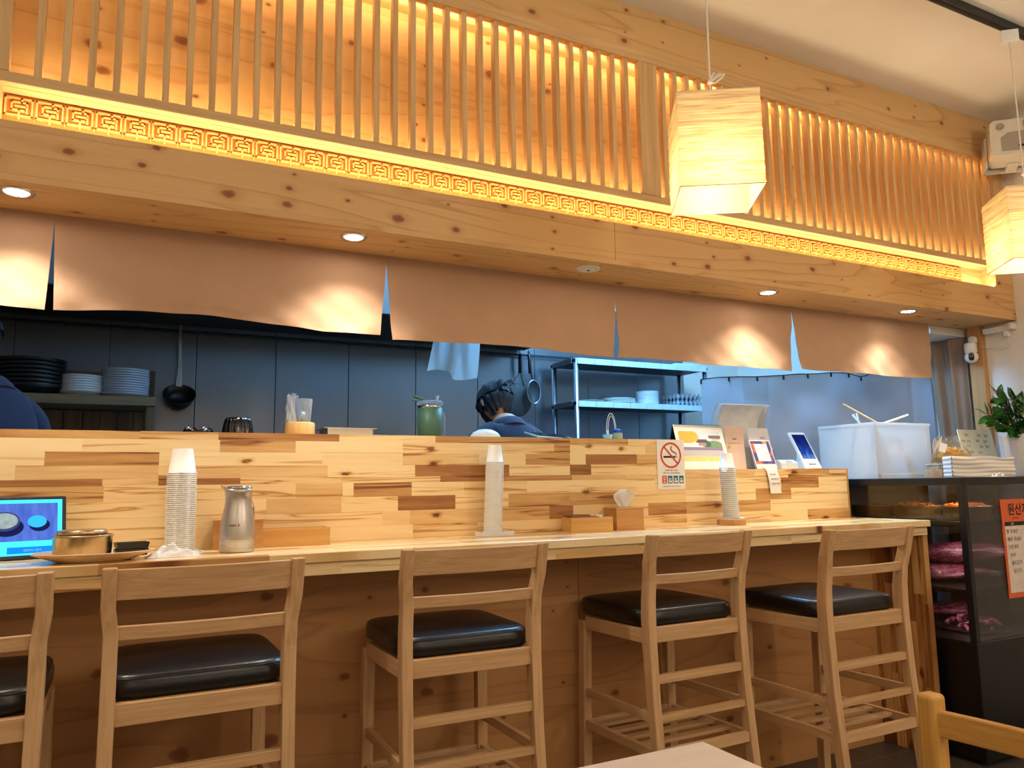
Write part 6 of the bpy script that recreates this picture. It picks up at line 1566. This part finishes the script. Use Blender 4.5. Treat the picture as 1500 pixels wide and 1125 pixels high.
def person(name, label, loc, rz, lean, turn, bow, tilt, arms, scale=1, hs=.9):
    root = thing(name, label, 'person', loc, rz); root.scale = (scale,)*3
    Lm = Matrix.Translation((0, 0, .95)) @ Matrix.Rotation(-lean, 4, 'X') @ Matrix.Translation((0, 0, -.95))
    U = lambda x, y, z: Lm @ Vector((x, y, z))
    N = {'pelvis': (Vector((0, 0, .95)), (.15, .115)), 'belly': (U(0, .005, 1.08), (.145, .115)), 'chest': (U(0, -.01, 1.26), (.155, .12)), 'upper': (U(0, -.012, 1.37), (.14, .10)), 'neck': (U(0, .0, 1.455), .062), 'neck2': (U(0, .018, 1.52), .056)}
    E_ = [('pelvis', 'belly'), ('belly', 'chest'), ('chest', 'upper'), ('upper', 'neck'), ('neck', 'neck2')]
    for s, n in ((-1, 'l'), (1, 'r')):
        el, wr = arms[n]
        N['tr'+n] = (U(s*.085, -.012, 1.405), .068); N['sh'+n] = (U(s*.168, -.006, 1.355), .066); N['el'+n] = (Vector(el), .045); N['fo'+n] = ((Vector(el)*.6+Vector(wr)*.4), .042); N['wr'+n] = (Vector(wr), .029)
        d = (Vector(wr)-Vector(el)).normalized(); pm = Vector(wr)+d*.055; N['pa'+n] = (pm, (.036, .018))
        E_ += [('upper', 'tr'+n), ('tr'+n, 'sh'+n), ('sh'+n, 'el'+n), ('el'+n, 'fo'+n), ('fo'+n, 'wr'+n), ('wr'+n, 'pa'+n)]
        N['hi'+n] = (Vector((s*.088, 0, .88)), .098); N['kn'+n] = (Vector((s*.10, .02, .49)), .060); N['an'+n] = (Vector((s*.105, -.02, .085)), .042); N['to'+n] = (Vector((s*.12, .13, .035)), (.042, .030))
        E_ += [('pelvis', 'hi'+n), ('hi'+n, 'kn'+n), ('kn'+n, 'an'+n), ('an'+n, 'to'+n)]
        side = d.cross(Vector((0, 0, 1))).normalized()
        for k in range(4):
            b = pm + side*(.024-.016*k)*1 + d*.035; ln = (.032, .037, .034, .026)[k]; dn = Vector((0, 0, -1))
            N['f%d%s' % (k, n)] = (b, .0105); N['g%d%s' % (k, n)] = (b+d*ln+dn*.008, .0098); N['h%d%s' % (k, n)] = (b+d*ln*1.5+dn*.028, .0092)
            E_ += [('pa'+n, 'f%d%s' % (k, n)), ('f%d%s' % (k, n), 'g%d%s' % (k, n)), ('g%d%s' % (k, n), 'h%d%s' % (k, n))]
        tb0 = Vector(wr) + d*.02 - side*s*.022*(-1) if s > 0 else Vector(wr) + d*.02 - side*.022*(-1)*(-1)
        N['t0'+n] = (tb0, .0115); N['t1'+n] = (tb0+d*.035+side*(.022*(1 if s > 0 else -1)), .0105); N['t2'+n] = (tb0+d*.058+side*(.018*(1 if s > 0 else -1))+Vector((0, 0, -.012)), .0095)
        E_ += [('wr'+n, 't0'+n), ('t0'+n, 't1'+n), ('t1'+n, 't2'+n)]
    body = skinned(N, E_, 'pelvis')
    neck = N['neck2'][0]
    H = Matrix.Translation(neck) @ Matrix.Rotation(-lean*.6, 4, 'X') @ Matrix.Rotation(turn, 4, 'Z') @ Matrix.Rotation(-bow, 4, 'X') @ Matrix.Rotation(tilt, 4, 'Y') @ Matrix.Translation((0, .020, .098)) @ Matrix.Scale(hs, 4)
    hb = MB().grid(lambda u, v: head_points(u, v), 64, 48)
    for s in (-1, 1):
        hb.sphere((s*.079, -.004, -.012), .026, 14, 10, (.34, .62, 1.15), Matrix.Rotation(s*R(18), 3, 'Z'))
    hb.xform(H)
    bm = bmesh.new(); bm.from_mesh(body)
    hm = new_mesh('head_tmp', hb, m_skin); bm.from_mesh(hm); me = bpy.data.meshes.new('body_tmp'); bm.to_mesh(me); bm.free()
    o = bpy.data.objects.new('tmp', me); COL.objects.link(o); me = keep_largest(bake(o, .0055)); me.materials.clear(); me.materials.append(m_skin); me.name = 'body'
    ob = bpy.data.objects.new('body', me); COL.objects.link(ob); ob.parent = root
    # clothing
    def grow(keys, extra, edges, dr, cut=None):
        M_ = {}
        for k in keys:
            p, r = N[k]; r = tuple(q+dr for q in r) if isinstance(r, tuple) else r+dr; M_[k] = (p, r)
        M_.update(extra); return skinned(M_, edges, keys[0])
    ks = ['belly', 'chest', 'upper', 'trl', 'trr', 'shl', 'shr']
    ex = {'hem': (Vector((0, 0, .93)), (.172, .138))}
    for n in 'lr':
        ex['e'+n] = (N['sh'+n][0].lerp(N['el'+n][0], .80), .066)
    ex['col'] = (N['upper'][0].lerp(N['neck'][0], .62), .086)
    sm = grow(ks, ex, [('belly', 'hem'), ('belly', 'chest'), ('chest', 'upper'), ('upper', 'trl'), ('upper', 'trr'), ('trl', 'shl'), ('trr', 'shr'), ('shl', 'el'), ('shr', 'er'), ('upper', 'col')], .017)
    sm.materials.clear(); sm.materials.append(m_navy); so = bpy.data.objects.new('shirt', sm); COL.objects.link(so); so.parent = root
    nk = N['neck'][0]; ax = (N['neck2'][0]-N['upper'][0]).normalized(); qt = ax.to_track_quat('Z', 'Y').to_matrix()
    cm = MB().lathe([(.100, -.022), (.094, .0), (.078, .026), (.071, .030), (.066, .026), (.068, .0)], (0,0,0), 36, sy=1.0, rot=qt).xform(Matrix.Translation(nk - ax*.012))
    part('collar', cm, m_navy, root)
    lk = {'pelvis': (N['pelvis'][0], (.160, .125))}
    for n in 'lr': lk['hi'+n] = (N['hi'+n][0], .106); lk['kn'+n] = (N['kn'+n][0], .072); lk['an'+n] = (N['an'+n][0]+Vector((0, 0, .03)), .062)
    tm_ = skinned(lk, [('pelvis', 'hi'+n) for n in 'lr']+[('hi'+n, 'kn'+n) for n in 'lr']+[('kn'+n, 'an'+n) for n in 'lr'], 'pelvis')
    tm_.materials.clear(); tm_.materials.append(m_trou); to = bpy.data.objects.new('trousers', tm_); COL.objects.link(to); to.parent = root
    for n in 'lr':
        p = N['to'+n][0]; part('shoe', MB().sphere((p.x, p.y-.05, .046), .05, 18, 12, (1.05, 2.75, .92)), m_black, root)
    # hair, bandana, mask
    def shell(k, cond, amp, fr):
        def fn(u, v):
            p = head_points(u, v); a = 2*PI*u; d = Vector((p.x/.076, p.y/.1, p.z/.115)).normalized()
            return p + d*(k + amp*math.sin(fr*a+v*9)+amp*.6*math.sin(fr*2.3*a-v*21))
        mb = MB(); nu, nv = 72, 48; vs = [fn(i/nu, j/nv) for j in range(nv+1) for i in range(nu)]; fs = []
        for j in range(nv):
            for i in range(nu):
                q = (j*nu+i, j*nu+(i+1) % nu, (j+1)*nu+(i+1) % nu, (j+1)*nu+i); c = sum((vs[t] for t in q), Vector())/4
                if cond(c): fs.append(q)
        return mb.add(vs, fs, True).xform(H)
    part('hair', shell(.010, lambda c: c.z > -.100-.012*math.sin(90*c.x) and c.y < .034 and (c.z > -.05 or c.y < .004), .003, 17), m_hair, root)
    bnd = part('bandana', shell(.016, lambda c: c.z > -.002+.30*c.y+.02 if c.y < .06 else c.z > .036, .0022, 9), m_band, root)
    kb_ = MB()
    kb_.sphere((.004, -.108, .030), .018, 14, 10, (1.2, .9, .9))
    def tail(s):
        f = lambda u, v, o=0: Vector((.006+s*.016+s*(.050*u)+.006*math.sin(5*u), -.112-.018*math.sin(PI*u)+o, .034 + .010*s - .028*u*u + (v-.5)*.034*(.5+u)))
        kb_.grid(lambda u, v: f(u, v), 10, 5).grid(lambda u, v: f(u, v, .003), 10, 5, flip=True)
    tail(1); tail(-.6)
    part('knot', kb_.xform(H), m_band, root)
    part('face_mask', shell(.006, lambda c: c.y > .028 and -.108 < c.z < -.024, .0003, 3), m_mask, root)
    strp = MB()
    for s in (-1, 1): strp.tube([H @ Vector(q) for q in ((s*.066, .045, -.045), (s*.083, .010, -.030), (s*.086, -.022, -.006), (s*.082, .006, .016))], .0016, 6)
    part('mask_strap', strp, m_mask, root)
    return root
h1 = onY(727, 592, 3.10)
person('person', 'cook in a navy shirt and dark bandana bending over with back turned', (1.60, 3.09, 0), R(2), R(14), R(6), R(34), R(8), {'l': ((-.24, .17, 1.075), (-.12, .37, 1.02)), 'r': ((.25, .16, 1.12), (.10, .36, 1.02))}, 1.02, .96)
person('person', 'person in navy clothes half cut off at the left edge of the kitchen', (-.40, 3.12, 0), R(50), R(9), R(10), R(16), R(4), {'l': ((-.26, .10, 1.12), (-.14, .36, 1.04)), 'r': ((.26, .10, 1.12), (.14, .36, 1.04))}, 1.075)
# worktable the cooks stand at
wt = thing('work_table', 'stainless steel work table in the kitchen behind the bar', 'table', (1.0, 3.66, 0))
part('table_top', MB().box((-1.6, 3.42, .90), (2.25, 3.9, .94)), m_steel, wt, .003, True)
for x in (-1.55, .3, 2.2):
    for y in (3.47, 3.85): part('leg', MB().box((x-.02, y-.02, 0), (x+.02, y+.02, .8995)), m_leg, wt, .002, True)
# ---------------------------------------------------------------- added warm fill for the dining room, and the kitchen lights
def lamp(name, kind, loc, energy, color, size=.1, rot=(0,0,0), size_y=None):
    li = bpy.data.lights.new(name, kind); li.energy = energy; li.color = color
    if kind == 'AREA':
        li.size = size
        if size_y: li.shape = 'RECTANGLE'; li.size_y = size_y
    else: li.shadow_soft_size = size
    o = bpy.data.objects.new(name, li); COL.objects.link(o); o.location = loc; o.rotation_euler = rot; return o
WARM = (1, .87, .70)
for x, y, e in ((-1.6, -.4, 10), (.6, -.6, 16), (2.8, -.4, 23), (-1.6, 1.0, 9), (-1.6, -2.2, 12), (1.2, -2.2, 16), (3.0, -1.8, 21)):
    lamp('room_fill_light', 'POINT', (x, y, 2.5), e, WARM, .2)  # unseen points without fixtures, added as ambient fill for the room
COOL = (.23, .57, 1)
lamp('kitchen_panel', 'AREA', (2.55, 3.45, 2.9), 48, COOL, .6)
lamp('kitchen_tube', 'POINT', (2.5, 3.3, 2.72), 26, COOL, .12)
lamp('kitchen_tube', 'POINT', (.9, 3.2, 2.72), 19, COOL, .12)
w = bpy.data.worlds.new('world'); S.world = w; w.use_nodes = True
w.node_tree.nodes['Background'].inputs[0].default_value = (.9, .75, .6, 1); w.node_tree.nodes['Background'].inputs[1].default_value = .0
S.view_settings.view_transform = 'Standard'; S.view_settings.look = 'None'
S.view_settings.exposure = 0.27; S.view_settings.gamma = 1; S.view_settings.use_curve_mapping = False
S.render.film_transparent = False
